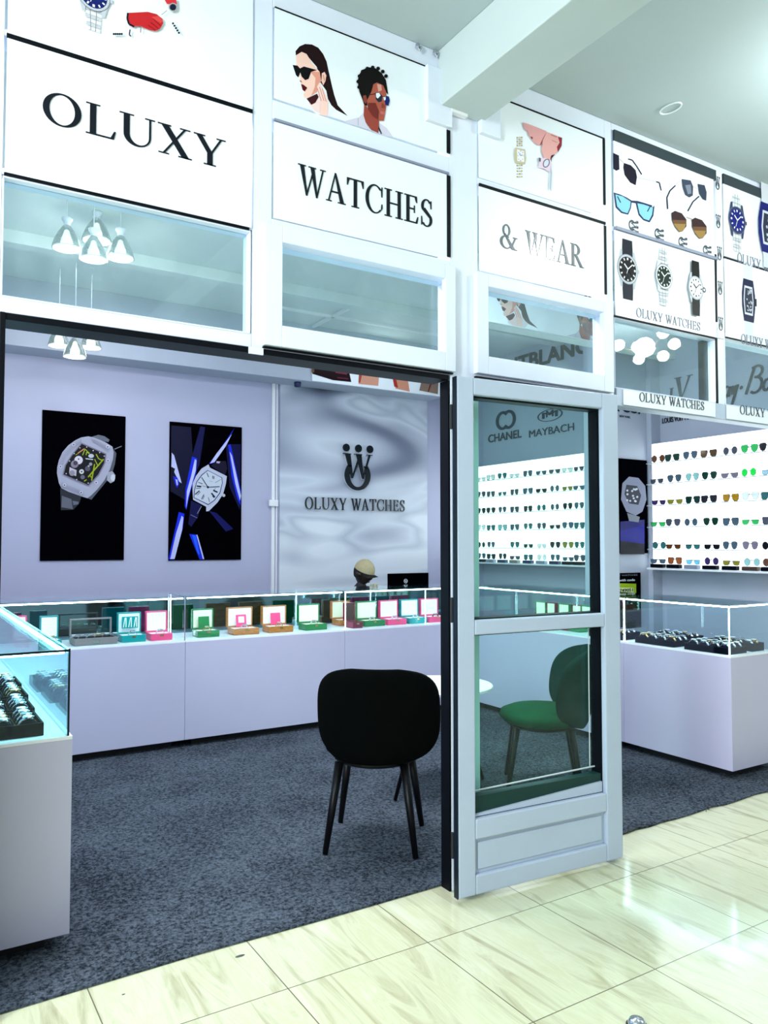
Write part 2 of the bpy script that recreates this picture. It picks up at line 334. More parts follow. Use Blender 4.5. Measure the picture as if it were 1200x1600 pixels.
def serif(txt, width=None, T=.13, t=.045, gap=.05, xs=1.0):
    """polygons of a word with cap height 1, scaled in x so that it is `width` long when given"""
    polys = []; x = 0
    for ch in txt:
        w, P = glyph(ch, T, t); polys += [[(x+a*xs, b_) for a, b_ in p] for p in P]; x += w*xs + (gap*xs)
    if width: k = width/(x-gap*xs); polys = [[(a*k, b_) for a, b_ in p] for p in polys]
    return polys
_TX = {}
def sans(txt, bold=0):
    """polygons (triangles/quads) of built-in font text, cap height about 1"""
    key = (txt, bold)
    if key in _TX: return _TX[key]
    c = bpy.data.curves.new('lettering', 'FONT'); c.body = txt; c.size = 1.0; c.offset = bold; c.resolution_u = 3
    o = bpy.data.objects.new('lettering', c); COL.objects.link(o); dg = bpy.context.evaluated_depsgraph_get(); dg.update()
    me = bpy.data.meshes.new_from_object(o.evaluated_get(dg)); bpy.data.objects.remove(o)
    ps = [[(me.vertices[i].co.x, me.vertices[i].co.y) for i in p.vertices] for p in me.polygons]
    xs = [q[0] for p in ps for q in p]; ys = [q[1] for p in ps for q in p]; x0, x1, y1 = min(xs), max(xs), max(ys)
    ps = [[((a-x0)/(x1-x0), b_/y1) for a, b_ in p] for p in ps]; _TX[key] = ps; return ps
def lay(mb, polys, org, U, V, Nn, th=.003, sx=1, sy=1, slant=0, col=None):
    """lay 2D polygons on a plane: org + u*U + v*V, raised th along Nn"""
    org, U, V, Nn = map(Vector, (org, U, V, Nn))
    for i, p in enumerate(polys):
        mb.prism(p, lambda u, v, w: org + U*((u+v*slant)*sx) + V*(v*sy) + Nn*w, th*(1+.02*(i % 5)), col)
    return mb
def crown_logo():
    """ring, W and three dots, about 1 wide and 1.6 high"""
    P = _band(_el(.5, .52, .48, .54, 140, 400, 40), _el(.5, .56, .30, .46, 140, 400, 40))
    w, g = glyph('W', .17, .06); P += [[(-.02+a*1.04, .42+b_*.86) for a, b_ in p] for p in g]
    for cx in (.08, .53, .96): P.append(_el(cx, 1.48, .125, .14, 0, 345, 20))
    return P
# ---------------------------------------------------------------- structure
tag(MB().box(-3, 9, -4, 9, -.06, 0).build('floor', 'tile'), 'glossy cream veined floor tiles in front of the shop', None, None, 'structure')
cp = MB(); edge = [(-.44, 2.655), (.3, 2.652), (.9, 2.668), (1.4, 2.66), (2.32, 2.665)]
def slab(pts, th): 
    mb = MB(); mb.prism(pts, lambda u, v, w: Vector((u, v, .001+w)), th); return mb
fr = [(2.32+.1*i, 2.662+random.uniform(-.010, .010)) for i in range(1, 33)]
tag(slab(edge+fr+[(5.60, 2.66), (5.60, 6.86), (-.44, 6.86), (-.44, 2.7)], .008).build('carpet', 'carpet_blue'), 'speckled blue grey carpet covering the shop floor behind the tiles', 'carpet')
# frayed strands
for i, (px, py) in enumerate(((1002, 1291), (985, 1299), (1108, 1266))):
    p = onz(px, py, .006); mb = MB(); 
    mb.tube([p+Vector((.02*k-.04, random.uniform(-.02, .02), .003+.008*(k % 2))) for k in range(6)], .0022, 5)
    tag(mb.build('carpet_thread', 'stain'), ['loose dark thread curled on the dark carpet edge, nearer the door leaf', 'loose dark thread lying against the foot of the door leaf side carpet', 'loose dark thread at the frayed carpet edge farthest right'][i], 'thread')
CZ = 3.487
struct(MB().box(-3, 8, -2.2, 2.6, CZ, CZ+.1), 'ceiling', 'ceiling_paint', 'plain grey painted ceiling outside the shop')
struct(MB().box(-1.2, 5.8, 2.68, 7.0, CZ, CZ+.1), 'ceiling', 'shop_ceiling_paint', 'pale ceiling inside the shop')
struct(MB().box(1.884, 2.117, -2.2, 2.6, 3.245, CZ), 'trim_1', 'beam_paint', 'boxed concrete beam crossing the corridor ceiling', bevel=.004)
struct(MB().box(-1.2, 5.8, 6.9, 7.0, 0, CZ), 'wall_back', 'wall_paint', 'lavender painted back wall')
struct(MB().box(5.62, 5.72, 2.69, 6.9, 0, CZ), 'wall_right', 'side_wall_paint', 'blue grey side wall behind the sunglasses display')
struct(MB().box(-.55, -.45, 2.69, 6.9, 0, CZ), 'wall_left', 'wall_paint', 'lavender side wall')
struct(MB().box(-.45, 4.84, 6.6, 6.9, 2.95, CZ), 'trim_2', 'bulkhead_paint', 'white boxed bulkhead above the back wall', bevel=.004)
struct(MB().box(-.45, 5.62, 5.6, 5.72, 3.40, CZ), 'trim_3', 'shop_ceiling_paint', 'shallow beam across the shop ceiling', bevel=.004)
struct(MB().box(3.46, 5.62, 4.3, 4.42, 2.995, CZ), 'trim_4', 'shop_ceiling_paint', 'added board over the side counter carrying the people print', bevel=.004)  # board added to hold the picture reflected in the transom
mb = MB()   # ceiling trunking
mb.box(2.66, 2.69, 5.72, 6.6, CZ-.02, CZ).box(3.3, 3.33, 5.72, 6.6, CZ-.02, CZ).box(2.5, 4.8, 6.2, 6.225, CZ-.02, CZ)
struct(mb, 'trim_5', 'white_plastic', 'thin white cable trunking on the shop ceiling')
# pier
struct(MB().box(4.86, 5.62, 4.52, 4.64, 0, CZ).box(5.50, 5.62, 4.47, 4.52, 0, CZ), 'wall_pier', 'side_wall_paint', 'narrow pier between the two lit displays', bevel=.003)
# frontage frame
Y0, Y1 = 2.6, 2.69
fm = MB()
def V(x0, x1, z0, z1, y0=Y0): fm.box(x0, x1, y0, Y1, z0, z1)
V(-.6, .245, 2.12, CZ); V(1.06, 1.135, 2.12, CZ); V(1.945, 2.095, 2.12, CZ); fm.box(1.945, 2.095, 2.6, 2.655, 0, 2.12); V(2.885, 2.935, 2.12, CZ); V(3.745, 3.805, 2.17, CZ); V(4.62, 5.62, 2.17, CZ)
V(.245, 1.06, 2.12, 2.17); V(1.135, 1.945, 2.12, 2.17); V(2.095, 2.885, 2.12, 2.17)
V(.245, 1.06, 2.545, 2.565); V(1.135, 1.945, 2.52, 2.605); V(2.095, 2.885, 2.525, 2.59); V(2.935, 3.745, 2.53, 2.60); V(3.805, 4.62, 2.53, 2.57)
V(.245, 1.06, 2.98, 3.0); V(1.135, 1.945, 2.98, 3.05); V(2.095, 2.885, 2.97, 3.0); V(2.935, 3.745, 2.948, 2.970); V(3.805, 4.62, 2.985, 2.995)
V(1.135, 1.945, 3.40, CZ); V(2.095, 2.885, 3.385, CZ); V(2.935, 3.745, 3.452, CZ); V(3.805, 4.62, 3.452, CZ); V(.245, 1.06, 3.44, CZ)
struct(fm, 'wall_front', 'paint', 'white painted timber frame of the shop front', bevel=.003)
# bracket steps by the beam
struct(MB().box(1.815, 1.944, 2.575, 2.6, 3.165, 3.40), 'trim_6', 'paint', 'white boxed corner beside the beam', bevel=.004)
struct(MB().box(2.096, 2.205, 2.572, 2.6, 3.190, 3.386), 'trim_7', 'paint', 'white boxed corner right of the beam', bevel=.004)
# black liners of the openings
struct(MB().box(.25, 1.935, 2.595, 2.71, 2.098, 2.119).box(1.934, 1.944, 2.601, 2.660, 0, 2.098).box(-.06, .246, 2.59, 2.69, 0, 2.10).box(.246, .262, 2.59, 2.71, 0, 2.119), 'trim_8', 'black_paint', 'black lining of the left opening', bevel=.002)
struct(MB().box(1.045, 1.10, 2.588, 2.594, 2.094, 2.119), 'trim_9', 'paint', 'white patch of paint on the black lining')
struct(MB().box(2.942, 5.62, 2.592, 2.67, 2.085, 2.17).box(2.885, 2.941, 2.60, 2.67, 2.085, 2.12), 'trim_10', 'paint_door', 'pale header board over the right opening', bevel=.003)
# dark shadow gaps as painted black beads
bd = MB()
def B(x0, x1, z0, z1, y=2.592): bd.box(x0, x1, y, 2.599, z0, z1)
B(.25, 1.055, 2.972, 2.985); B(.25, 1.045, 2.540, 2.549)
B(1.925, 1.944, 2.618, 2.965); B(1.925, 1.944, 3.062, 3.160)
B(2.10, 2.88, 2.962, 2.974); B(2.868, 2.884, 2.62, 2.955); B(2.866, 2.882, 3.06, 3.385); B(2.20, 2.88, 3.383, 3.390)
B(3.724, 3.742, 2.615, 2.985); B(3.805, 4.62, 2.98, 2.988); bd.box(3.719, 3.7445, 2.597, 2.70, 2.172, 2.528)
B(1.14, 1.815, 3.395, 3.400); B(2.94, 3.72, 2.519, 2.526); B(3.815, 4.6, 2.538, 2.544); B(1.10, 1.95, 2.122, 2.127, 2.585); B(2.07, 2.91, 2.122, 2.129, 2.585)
struct(bd, 'trim_11', 'black_paint', 'thin black strips standing for shadow gaps along the sign panels')
bd = MB(); bd.box(2.945, 3.745, 2.588, 2.6, 3.395, 3.450).box(3.81, 4.62, 2.588, 2.6, 3.395, 3.450)
struct(bd, 'trim_12', 'dark_band', 'dark grey band above the product posters')
struct(MB().box(2.945, 3.74, 2.582, 2.6, 2.952, 2.966).box(1.14, 1.935, 2.590, 2.6, 2.970, 2.978), 'trim_13', 'grey_line', 'grey bead between the two product posters')
# transom windows
def transom(n, x0, x1, z0, z1, cas, label):
    mb = MB()
    if cas:
        a, b_, c, d = cas; y = 2.572
        mb.box(a, x0, y, 2.6, c, d).box(x1, b_, y, 2.6, c, d).box(x0, x1, y, 2.6, c, z0).box(x0, x1, y, 2.6, z1, d)
    else: mb.box(x0-.006, x0, 2.596, 2.64, z0, z1).box(x1, x1+.006, 2.596, 2.64, z0, z1).box(x0-.006, x1+.006, 2.596, 2.64, z1, z1+.006).box(x0-.006, x1+.006, 2.596, 2.64, z0-.006, z0)
    w = struct(mb, 'window_%d' % n, 'paint', label, bevel=.003)
    g = MB().box(x0, x1, 2.625, 2.631, z0, z1).build('pane', 'glass_transom', w)
transom(1, .252, 1.048, 2.172, 2.535, None, 'wide transom pane under the first sign with lamps behind')
transom(2, 1.167, 1.902, 2.208, 2.515, (1.098, 1.955, 2.13, 2.575), 'transom casement under the middle sign')
transom(3, 2.131, 2.838, 2.218, 2.521, (2.068, 2.905, 2.14, 2.572), 'transom casement under the third sign')
transom(4, 2.942, 3.718, 2.176, 2.514, None, 'transom pane under the watch poster')
transom(5, 3.812, 4.60, 2.176, 2.535, None, 'transom pane at the far right')
# ---------------------------------------------------------------- sign panels and posters
YP = 2.594
def sign(name, x0, x1, z0, z1, label, cat, y=YP):
    t = thing(name, label, cat, (x0, y, z0)); MB().box(x0, x1, y, y+.004, z0, z1).build('board', 'sign_white', t); return t
def fit(zx, zy, s, Y): return lambda x, y: ony(zx+x/s, zy+y/s, Y)
def word(t, txt, px0, py0, px1, py1, cap0, Y, mname='letter_black', T=.13, tt=.045, gap=.05, name='lettering', th=.003, xs=1):
    a = ony(px0, py0, Y); b_ = ony(px1, py1, Y); h = ony(px0, cap0, Y).z - a.z; n = Vector((0, -1, 0))
    wdt = b_.x-a.x; ps = serif(txt, 1.0, T, tt, gap); mb = MB(); lay(mb, ps, (a.x, Y, (a.z+b_.z)/2), (1, 0, 0), (0, 0, 1), n, th, wdt, h)
    return mb.build(name, mname, t)
s1 = sign('shop_sign', .252, 1.054, 2.551, 2.970, 'white sign panel reading OLUXY in black serif letters', 'sign'); word(s1, 'OLUXY', 66, 192, 350, 262, 142, YP)
s2 = sign('shop_sign', 1.140, 1.926, 2.608, 2.966, 'white sign panel reading WATCHES in black serif letters', 'sign'); word(s2, 'WATCHES', 466, 304, 676, 354, 258, YP)
s3 = sign('shop_sign', 2.100, 2.868, 2.592, 2.960, 'white sign panel reading & WEAR with lamp glare over its middle', 'sign'); word(s3, '& WEAR', 781, 387, 912, 418, 350, YP, 'letter_soft', gap=.04)
class Print:
    zmin = -9
    """flat printed picture: stacked colour shapes on one sheet"""
    def __init__(s, to3, nrm): s.to3 = to3; s.n = Vector(nrm); s.mb = MB(); s.k = 0
    def poly(s, pts, col):
        s.k += 1; off = s.n*(.0003 + .00012*s.k); vs = [s.to3(*p)+off for p in pts]
        if min(v.z for v in vs) < s.zmin:      # the picture ends at the board's lower edge
            out = []
            for i in range(len(vs)):
                a_, b_ = vs[i], vs[(i+1) % len(vs)]
                if a_.z >= s.zmin: out.append(a_)
                if (a_.z >= s.zmin) != (b_.z >= s.zmin): out.append(a_.lerp(b_, (s.zmin-a_.z)/(b_.z-a_.z)))
            vs = out
            if len(vs) < 3: return s
        a = Vector((0, 0, 0))
        for i in range(len(vs)): a += (vs[i]-vs[0]).cross(vs[(i+1) % len(vs)]-vs[0])
        if a.dot(s.n) < 0: vs = vs[::-1]
        s.mb.add(vs, [tuple(range(len(vs)))], tuple(c**1.35 for c in col)); return s
    def disc(s, cx, cy, r, col, ry=None, n=24, rot=0):
        ry = ry or r; return s.poly([(cx+r*cos(2*pi*i/n)*cos(rot)-ry*sin(2*pi*i/n)*sin(rot), cy+r*cos(2*pi*i/n)*sin(rot)+ry*sin(2*pi*i/n)*cos(rot)) for i in range(n)], col)
    def line(s, x0, y0, x1, y1, w, col):
        d = sqrt((x1-x0)**2+(y1-y0)**2) or 1; nx, ny = -(y1-y0)/d*w/2, (x1-x0)/d*w/2
        return s.poly([(x0+nx, y0+ny), (x1+nx, y1+ny), (x1-nx, y1-ny), (x0-nx, y0-ny)], col)
    def path(s, pts, w, col):
        for a, b_ in zip(pts, pts[1:]): s.line(*a, *b_, w, col)
        return s
    def done(s, name, parent): return s.mb.build(name, 'print', parent)
FR = (0, -1, 0)
def P2(Y): return lambda x, z: Vector((x, Y, z))
def round_watch(p, cx, cz, r, strap, dial, rim=(.6, .63, .68), steel=False, marks=(.9, .9, .9), bandw=.95, up=2.0, dn=2.0, lug=True):
    """front view of a round watch in metres"""
    w = r*bandw/2*1.15
    for s_, L_ in ((1, up), (-1, dn)):
        if steel:
            n = 6
            for i in range(n):
                z = cz+s_*(r*.8+(L_-.8)*r*i/n); h = (L_-.8)*r/n*.86; ww = w*(1-.05*i); c = .62+.18*(i % 2)
                p.poly([(cx-ww, z), (cx+ww, z), (cx+ww, z+s_*h), (cx-ww, z+s_*h)], (c, c+.02, c+.05)); p.line(cx-ww*.35, z, cx-ww*.35, z+s_*h, r*.04, (.3, .32, .36)); p.line(cx+ww*.35, z, cx+ww*.35, z+s_*h, r*.04, (.3, .32, .36))
        else: p.poly([(cx-w, cz+s_*r*.7), (cx+w, cz+s_*r*.7), (cx+w*.86, cz+s_*r*L_), (cx-w*.86, cz+s_*r*L_)], strap)
    if lug:
        for sx in (-1, 1): p.poly([(cx+sx*w*.9, cz-r*1.25), (cx+sx*w*1.25, cz-r*1.2), (cx+sx*r*.98, cz), (cx+sx*w*1.25, cz+r*1.2), (cx+sx*w*.9, cz+r*1.25)], rim)
    p.poly([(cx+r*.9, cz-r*.13), (cx+r*1.14, cz-r*.13), (cx+r*1.14, cz+r*.13), (cx+r*.9, cz+r*.13)], rim)
    p.disc(cx, cz, r, (.25, .27, .32)).disc(cx, cz, r*.96, rim).disc(cx, cz, r*.82, dial)
    for k in range(12):
        a = k*pi/6; p.line(cx+r*.60*sin(a), cz+r*.60*cos(a), cx+r*.76*sin(a), cz+r*.76*cos(a), r*(.10 if k % 3 else .14), marks)
    p.line(cx, cz, cx-r*.34, cz+r*.30, r*.10, marks).line(cx, cz, cx+r*.46, cz+r*.38, r*.07, marks).line(cx, cz, cx-r*.2, cz-r*.5, r*.04, marks)
# upper left poster: watch and red hand
t = sign('picture_panel', .252, 1.054, 2.985, 3.44, 'white picture panel at top left showing a steel watch and a red hand', 'poster')
p = Print(P2(YP), FR); c = ony(146, -6, YP); round_watch(p, c.x, c.z, .052, (0, 0, 0), (.02, .04, .22), steel=True, up=1.5, dn=2.3)
q = Print(fit(60, 0, 3.53, YP), FR); q.mb = p.mb; q.k = p.k
q.poly([(486, 78), (530, 76), (600, 72), (650, 85), (680, 110), (685, 135), (668, 165), (640, 178), (600, 168), (560, 150), (500, 150), (490, 120)], (.62, .05, .06))
q.poly([(620, 100), (660, 95), (684, 120), (672, 135), (650, 122)], (.75, .12, .12)).line(615, 130, 660, 165, 5, (.35, .02, .03)).line(630, 112, 672, 150, 4, (.35, .02, .03)).line(600, 145, 640, 172, 4, (.35, .02, .03))
q.path([(490, 78), (487, 110), (496, 140), (525, 155)], 10, (.02, .02, .05)).path([(502, 170), (498, 200), (508, 208)], 7, (.08, .02, .1)).path([(562, 152), (560, 188)], 5, (.3, .3, .32))
q.poly([(688, 0), (755, 0), (760, 30), (745, 30), (705, 30)], (.75, .08, .10)).disc(738, 48, 24, (.5, .5, .52)).disc(738, 48, 18, (.03, .04, .08)).line(675, 90, 705, 66, 5, (.5, .52, .55))
for k in range(5): q.disc(412+11*k, 196, 6, (.02, .02, .05))
for k in range(5): q.disc(738+8*k, 138+13*k, 6, (.03, .03, .05))
q.mb.build('printed_picture', 'print', t)
# woman and man poster
def woman(q, dim=0):
    f = lambda r, g, b_: tuple(c*(1-dim)+.5*dim for c in (r, g, b_)) if dim else (r, g, b_)
    skin, skin2, hair = f(.93, .68, .60), f(.80, .42, .34), f(.035, .008, .012)
    q.poly([(300, 560), (330, 520), (400, 545), (440, 600), (400, 655), (300, 640), (240, 590)], f(.86, .84, .88))
    q.poly([(240, 560), (300, 505), (335, 560), (335, 640), (285, 615)], f(.92, .74, .72))
    q.poly([(148, 215), (146, 185), (175, 150), (215, 133), (265, 137), (310, 160), (345, 205), (370, 260), (385, 330), (405, 420), (425, 500), (450, 575), (522, 652), (440, 608), (405, 575), (380, 530), (368, 470), (340, 430), (320, 400), (300, 300), (240, 230), (190, 195)], hair)
    q.poly([(150, 215), (190, 190), (225, 205), (262, 265), (290, 300), (320, 335), (332, 400), (310, 430), (300, 480), (235, 525), (208, 520), (203, 495), (212, 480), (195, 460), (187, 435), (190, 415), (175, 400), (180, 375), (160, 330), (152, 290)], skin)
    q.poly([(250, 330), (320, 335), (332, 400), (310, 430), (300, 480), (260, 505), (285, 440), (290, 380)], skin2)
    q.poly([(335, 345), (355, 335), (368, 360), (362, 400), (345, 432), (333, 400)], f(.88, .60, .52)).line(345, 355, 355, 400, 5, f(.6, .3, .25))
    q.poly([(225, 528), (300, 492), (312, 515), (290, 556), (260, 572)], f(.10, .02, .03))
    q.poly([(125, 285), (160, 290), (178, 310), (180, 340), (165, 375), (150, 360), (138, 325)], f(.005, .005, .01)).poly([(175, 312), (205, 296), (250, 308), (300, 322), (258, 335), (240, 385), (215, 395), (190, 370), (180, 340)], f(.005, .005, .01))
    q.poly([(185, 422), (205, 430), (230, 450), (212, 476), (196, 465)], f(.16, .01, .02)).poly([(175, 395), (190, 402), (188, 412), (178, 406)], f(.5, .25, .2))
    q.poly([(300, 440), (318, 412), (340, 455), (365, 505), (380, 560), (375, 655), (325, 645), (328, 560), (312, 500)], f(.94, .70, .64))
    for a in ((302, 455, 330, 545), (318, 445, 350, 545), (336, 455, 366, 550)): q.line(*a, 4, f(.62, .30, .28))
def man(q, dim=0):
    f = lambda r, g, b_: tuple(c*(1-dim)+.5*dim for c in (r, g, b_)) if dim else (r, g, b_)
    q.poly([(490, 692), (600, 665), (635, 630), (660, 720), (690, 758), (590, 725)], f(.72, .70, .80)).poly([(746, 700), (800, 740), (850, 808), (760, 785)], f(.72, .70, .80)).line(597, 670, 595, 722, 3, f(.4, .4, .5))
    q.poly([(640, 560), (665, 600), (748, 680), (742, 778), (690, 755), (650, 700), (635, 650)], f(.42, .12, .09))
    pts = []
    for i, (x, y) in enumerate([(592, 400), (600, 360), (625, 322), (670, 302), (720, 310), (765, 345), (795, 395), (805, 450), (812, 500), (790, 475), (770, 430), (730, 412), (705, 425), (695, 480), (680, 530), (655, 580), (640, 575), (625, 530), (605, 480), (597, 440)]): pts.append((x, y))
    q.poly(pts, f(.012, .006, .006))
    for i in range(9): a = radians(200-22*i); q.disc(700+104*cos(a), 410-105*sin(a), 14, f(.012, .006, .006), n=9)
    q.poly([(705, 425), (735, 415), (775, 435), (795, 480), (800, 520), (795, 600), (780, 690), (750, 688), (700, 655), (665, 600), (658, 545), (690, 480)], f(.50, .17, .12))
    q.poly([(665, 560), (720, 560), (745, 620), (740, 680), (700, 655), (665, 600)], f(.26, .06, .05)).poly([(730, 425), (760, 430), (765, 470), (740, 480)], f(.72, .42, .36))
    q.poly([(628, 510), (650, 505), (660, 545), (650, 570), (632, 550)], f(.34, .10, .08))
    q.poly([(716, 490), (745, 485), (768, 510), (765, 550), (740, 556), (722, 535)], f(.04, .06, .09)).poly([(722, 492), (745, 488), (756, 508), (735, 530), (724, 520)], f(.8, .85, .9))
    q.poly([(793, 510), (815, 515), (822, 545), (812, 582), (790, 575), (785, 545)], f(.02, .04, .22)).poly([(775, 520), (793, 512), (792, 540), (780, 545)], f(.75, .8, .86)).line(765, 515, 795, 518, 5, f(.05, .05, .06)).line(665, 505, 720, 495, 5, f(.05, .05, .06))
    q.poly([(750, 620), (785, 625), (785, 648), (755, 645)], f(.62, .22, .22)).poly([(765, 560), (785, 575), (785, 600), (760, 598)], f(.36, .10, .08)).poly([(742, 730), (765, 785), (756, 785), (740, 750)], f(.05, .02, .05))
t = sign('picture_panel', 1.140, 1.926, 3.055, 3.395, 'white picture panel with a long haired woman and a curly haired man in sunglasses', 'poster')
q = Print(fit(430, 40, 4.615, YP), FR); woman(q); man(q); q.done('printed_picture', t)
# hand and bracelet watch poster
t = sign('picture_panel', 2.100, 2.866, 3.000, 3.383, 'white picture panel with a gold bracelet watch and a chin resting on a hand', 'poster')
q = Print(fit(740, 150, 5.714, YP), FR)
for k in range(3):
    for (a, b_) in ((365, 455), (615, 740)):
        for j in range(5): y = a+(b_-a)*j/5; q.poly([(382+18*k, y), (396+18*k, y+3), (396+18*k, y+15), (382+18*k, y+12)], ((.55, .42, .12), (.6, .6, .62))[(j+k) % 2])
q.poly([(365, 462), (455, 480), (462, 560), (455, 612), (370, 605), (358, 530)], (.66, .60, .42)).poly([(382, 480), (445, 495), (446, 592), (384, 585)], (.88, .88, .93))
for k in range(8): a = k*pi/4; q.line(414+22*cos(a), 538+38*sin(a), 414+28*cos(a), 538+48*sin(a), 4, (.12, .12, .3))
q.line(414, 538, 402, 516, 4, (.05, .05, .35)).line(414, 538, 430, 530, 4, (.05, .05, .35))
q.poly([(432, 240), (470, 250), (560, 285), (645, 320), (600, 440), (575, 447), (545, 430), (520, 400), (485, 355), (478, 318), (450, 305)], (.80, .47, .47)).poly([(500, 365), (522, 372), (518, 390), (506, 385)], (.35, .08, .12))
q.poly([(645, 325), (600, 435), (580, 447), (612, 380)], (.40, .12, .14)).poly([(645, 325), (700, 345), (782, 378), (780, 440), (740, 510), (700, 535), (688, 570), (640, 600), (600, 500), (610, 400)], (.82, .50, .48))
q.poly([(745, 370), (782, 378), (778, 450), (745, 508), (735, 460), (760, 420)], (.36, .06, .09)).poly([(685, 535), (720, 525), (690, 560), (684, 600), (678, 560)], (.08, .02, .05)).line(680, 350, 735, 372, 8, (.6, .25, .25)).line(690, 400, 735, 420, 5, (.6, .28, .28))
q.poly([(590, 560), (650, 560), (686, 610), (678, 690), (620, 655), (568, 645)], (.84, .70, .80)).disc(640, 605, 30, (.30, .22, .36), 42, rot=.4).disc(640, 605, 20, (.72, .76, .82), 32, rot=.4).poly([(572, 555), (592, 560), (590, 592), (574, 590)], (.2, .2, .28))
q.poly([(678, 620), (688, 690), (682, 860), (668, 830)], (.55, .58, .66)).done('printed_picture', t)
# sunglasses poster
t = sign('picture_panel', 2.942, 3.726, 2.968, 3.395, 'white poster with four pairs of sunglasses and small crown marks', 'poster', YP-.002)
q = Print(fit(940, 190, 4.615, YP-.002), FR)
q.poly([(82, 225), (125, 245), (128, 345), (105, 355), (83, 340)], (.03, .02, .06)).poly([(160, 298), (210, 315), (245, 350), (255, 400), (245, 460), (205, 440), (165, 385), (155, 330)], (.03, .02, .05))
q.path([(128, 270), (160, 300)], 4, (.5, .5, .5)).path([(190, 270), (220, 278), (250, 320), (288, 382)], 9, (.05, .05, .12)).path([(255, 405), (395, 433)], 3, (.5, .5, .5)).path([(392, 435), (415, 440), (428, 498)], 9, (.05, .05, .10))
q.poly([(85, 512), (130, 525), (180, 548), (215, 570), (255, 572), (300, 585), (380, 610), (372, 680), (345, 728), (300, 712), (265, 675), (245, 590), (215, 585), (210, 625), (190, 672), (140, 660), (100, 620)], (.05, .07, .17))
q.poly([(97, 525), (150, 540), (208, 578), (203, 620), (185, 662), (145, 650), (110, 612)], (.35, .66, .85)).poly([(256, 590), (300, 598), (368, 622), (362, 672), (340, 714), (303, 702), (272, 665)], (.35, .66, .85)).line(112, 540, 135, 585, 7, (.03, .04, .1)).line(348, 612, 328, 650, 7, (.03, .04, .1)).disc(366, 612, 6, (.8, .85, .9), n=8)
q.poly([(575, 415), (640, 425), (658, 470), (655, 535), (630, 548), (600, 530), (580, 470)], (.10, .12, .17)).poly([(600, 460), (640, 455), (645, 520), (620, 525)], (.30, .33, .40)).poly([(690, 450), (740, 460), (755, 510), (752, 572), (725, 560), (700, 520)], (.08, .10, .15))
q.path([(530, 462), (490, 500), (468, 550), (474, 632)], 9, (.03, .03, .09)).path([(530, 455), (565, 425)], 4, (.6, .6, .6)).path([(700, 540), (655, 580), (618, 648)], 9, (.03, .03, .09)).path([(658, 470), (690, 490)], 4, (.6, .6, .6))
for (a, b_) in (((500, 648), (.10, .05, .05)), ((645, 697), (.10, .05, .05))):
    x, y = a; sh = [(0, 12), (25, -3), (75, 15), (108, 60), (108, 110), (80, 145), (55, 150), (25, 115), (3, 65)]
    q.poly([(x+u, y+v) for u, v in sh], (.09, .045, .05)); q.poly([(x+12, y+85), (x+104, y+90), (x+95, y+125), (x+78, y+142), (x+56, y+146), (x+28, y+112)], (.42, .29, .12)); q.poly([(x+6, y+62), (x+107, y+66), (x+105, y+92), (x+16, y+90)], (.24, .14, .08))
q.line(605, 690, 650, 705, 5, (.5, .4, .3))
q.done('printed_picture', t)
def logo_at(t, px, py, h, Y, rot=0, mname='letter_black', name='crown_mark', th=.0015, k=.55):
    c = ony(px, py, Y); U = Vector((cos(rot), 0, sin(rot))); Vv = Vector((-sin(rot), 0, cos(rot))); s_ = h/1.62
    mb = MB(); lay(mb, crown_logo(), c - U*(.5*s_*k*1.4) - Vv*(.8*s_), U, Vv, FR, th, s_*k*1.4, s_); return mb.build(name, mname, t)
for px, py in ((990, 353), (1030, 366), (1067, 379), (1105, 392)): logo_at(t, px, py, .070, YP-.003, -pi/2, 'letter_soft', k=.95)
# watch posters
t = sign('picture_panel', 2.942, 3.722, 2.528, 2.950, 'white poster of three wristwatches with OLUXY WATCHES beneath', 'poster', YP-.002)
p = Print(P2(YP-.002), FR)
c = ony(980, 421, YP); round_watch(p, c.x, c.z, .076, (.03, .035, .06), (.01, .012, .018), up=1.95, dn=2.0)
for dx, dz in ((-.028, -.008), (.028, -.008), (0, -.036)): p.disc(c.x+dx, c.z+dz, .016, (.05, .055, .07)).disc(c.x+dx, c.z+dz, .012, (.012, .014, .02))
c = ony(1035, 433, YP); round_watch(p, c.x, c.z, .066, (0, 0, 0), (.01, .05, .035), rim=(.74, .76, .8), steel=True, up=2.3, dn=2.3)
c = ony(1084, 451, YP); round_watch(p, c.x, c.z, .064, (.01, .01, .012), (.90, .91, .94), rim=(.62, .64, .68), marks=(.03, .03, .05), up=2.25, dn=2.3); p.disc(c.x+.066, c.z, .014, (.05, .05, .1)); p.disc(c.x+.066, c.z, .008, (.75, .76, .8))
p.done('printed_picture', t)
word(t, 'OLUXY WATCHES', 994, 494, 1094, 518, 480, YP-.002, 'letter_grey', T=.10, tt=.05, gap=.06)
t = sign('picture_panel', 3.812, 4.62, 2.992, 3.395, 'white poster at the right edge with a blue diver watch and a blue tonneau watch', 'poster', YP-.002)
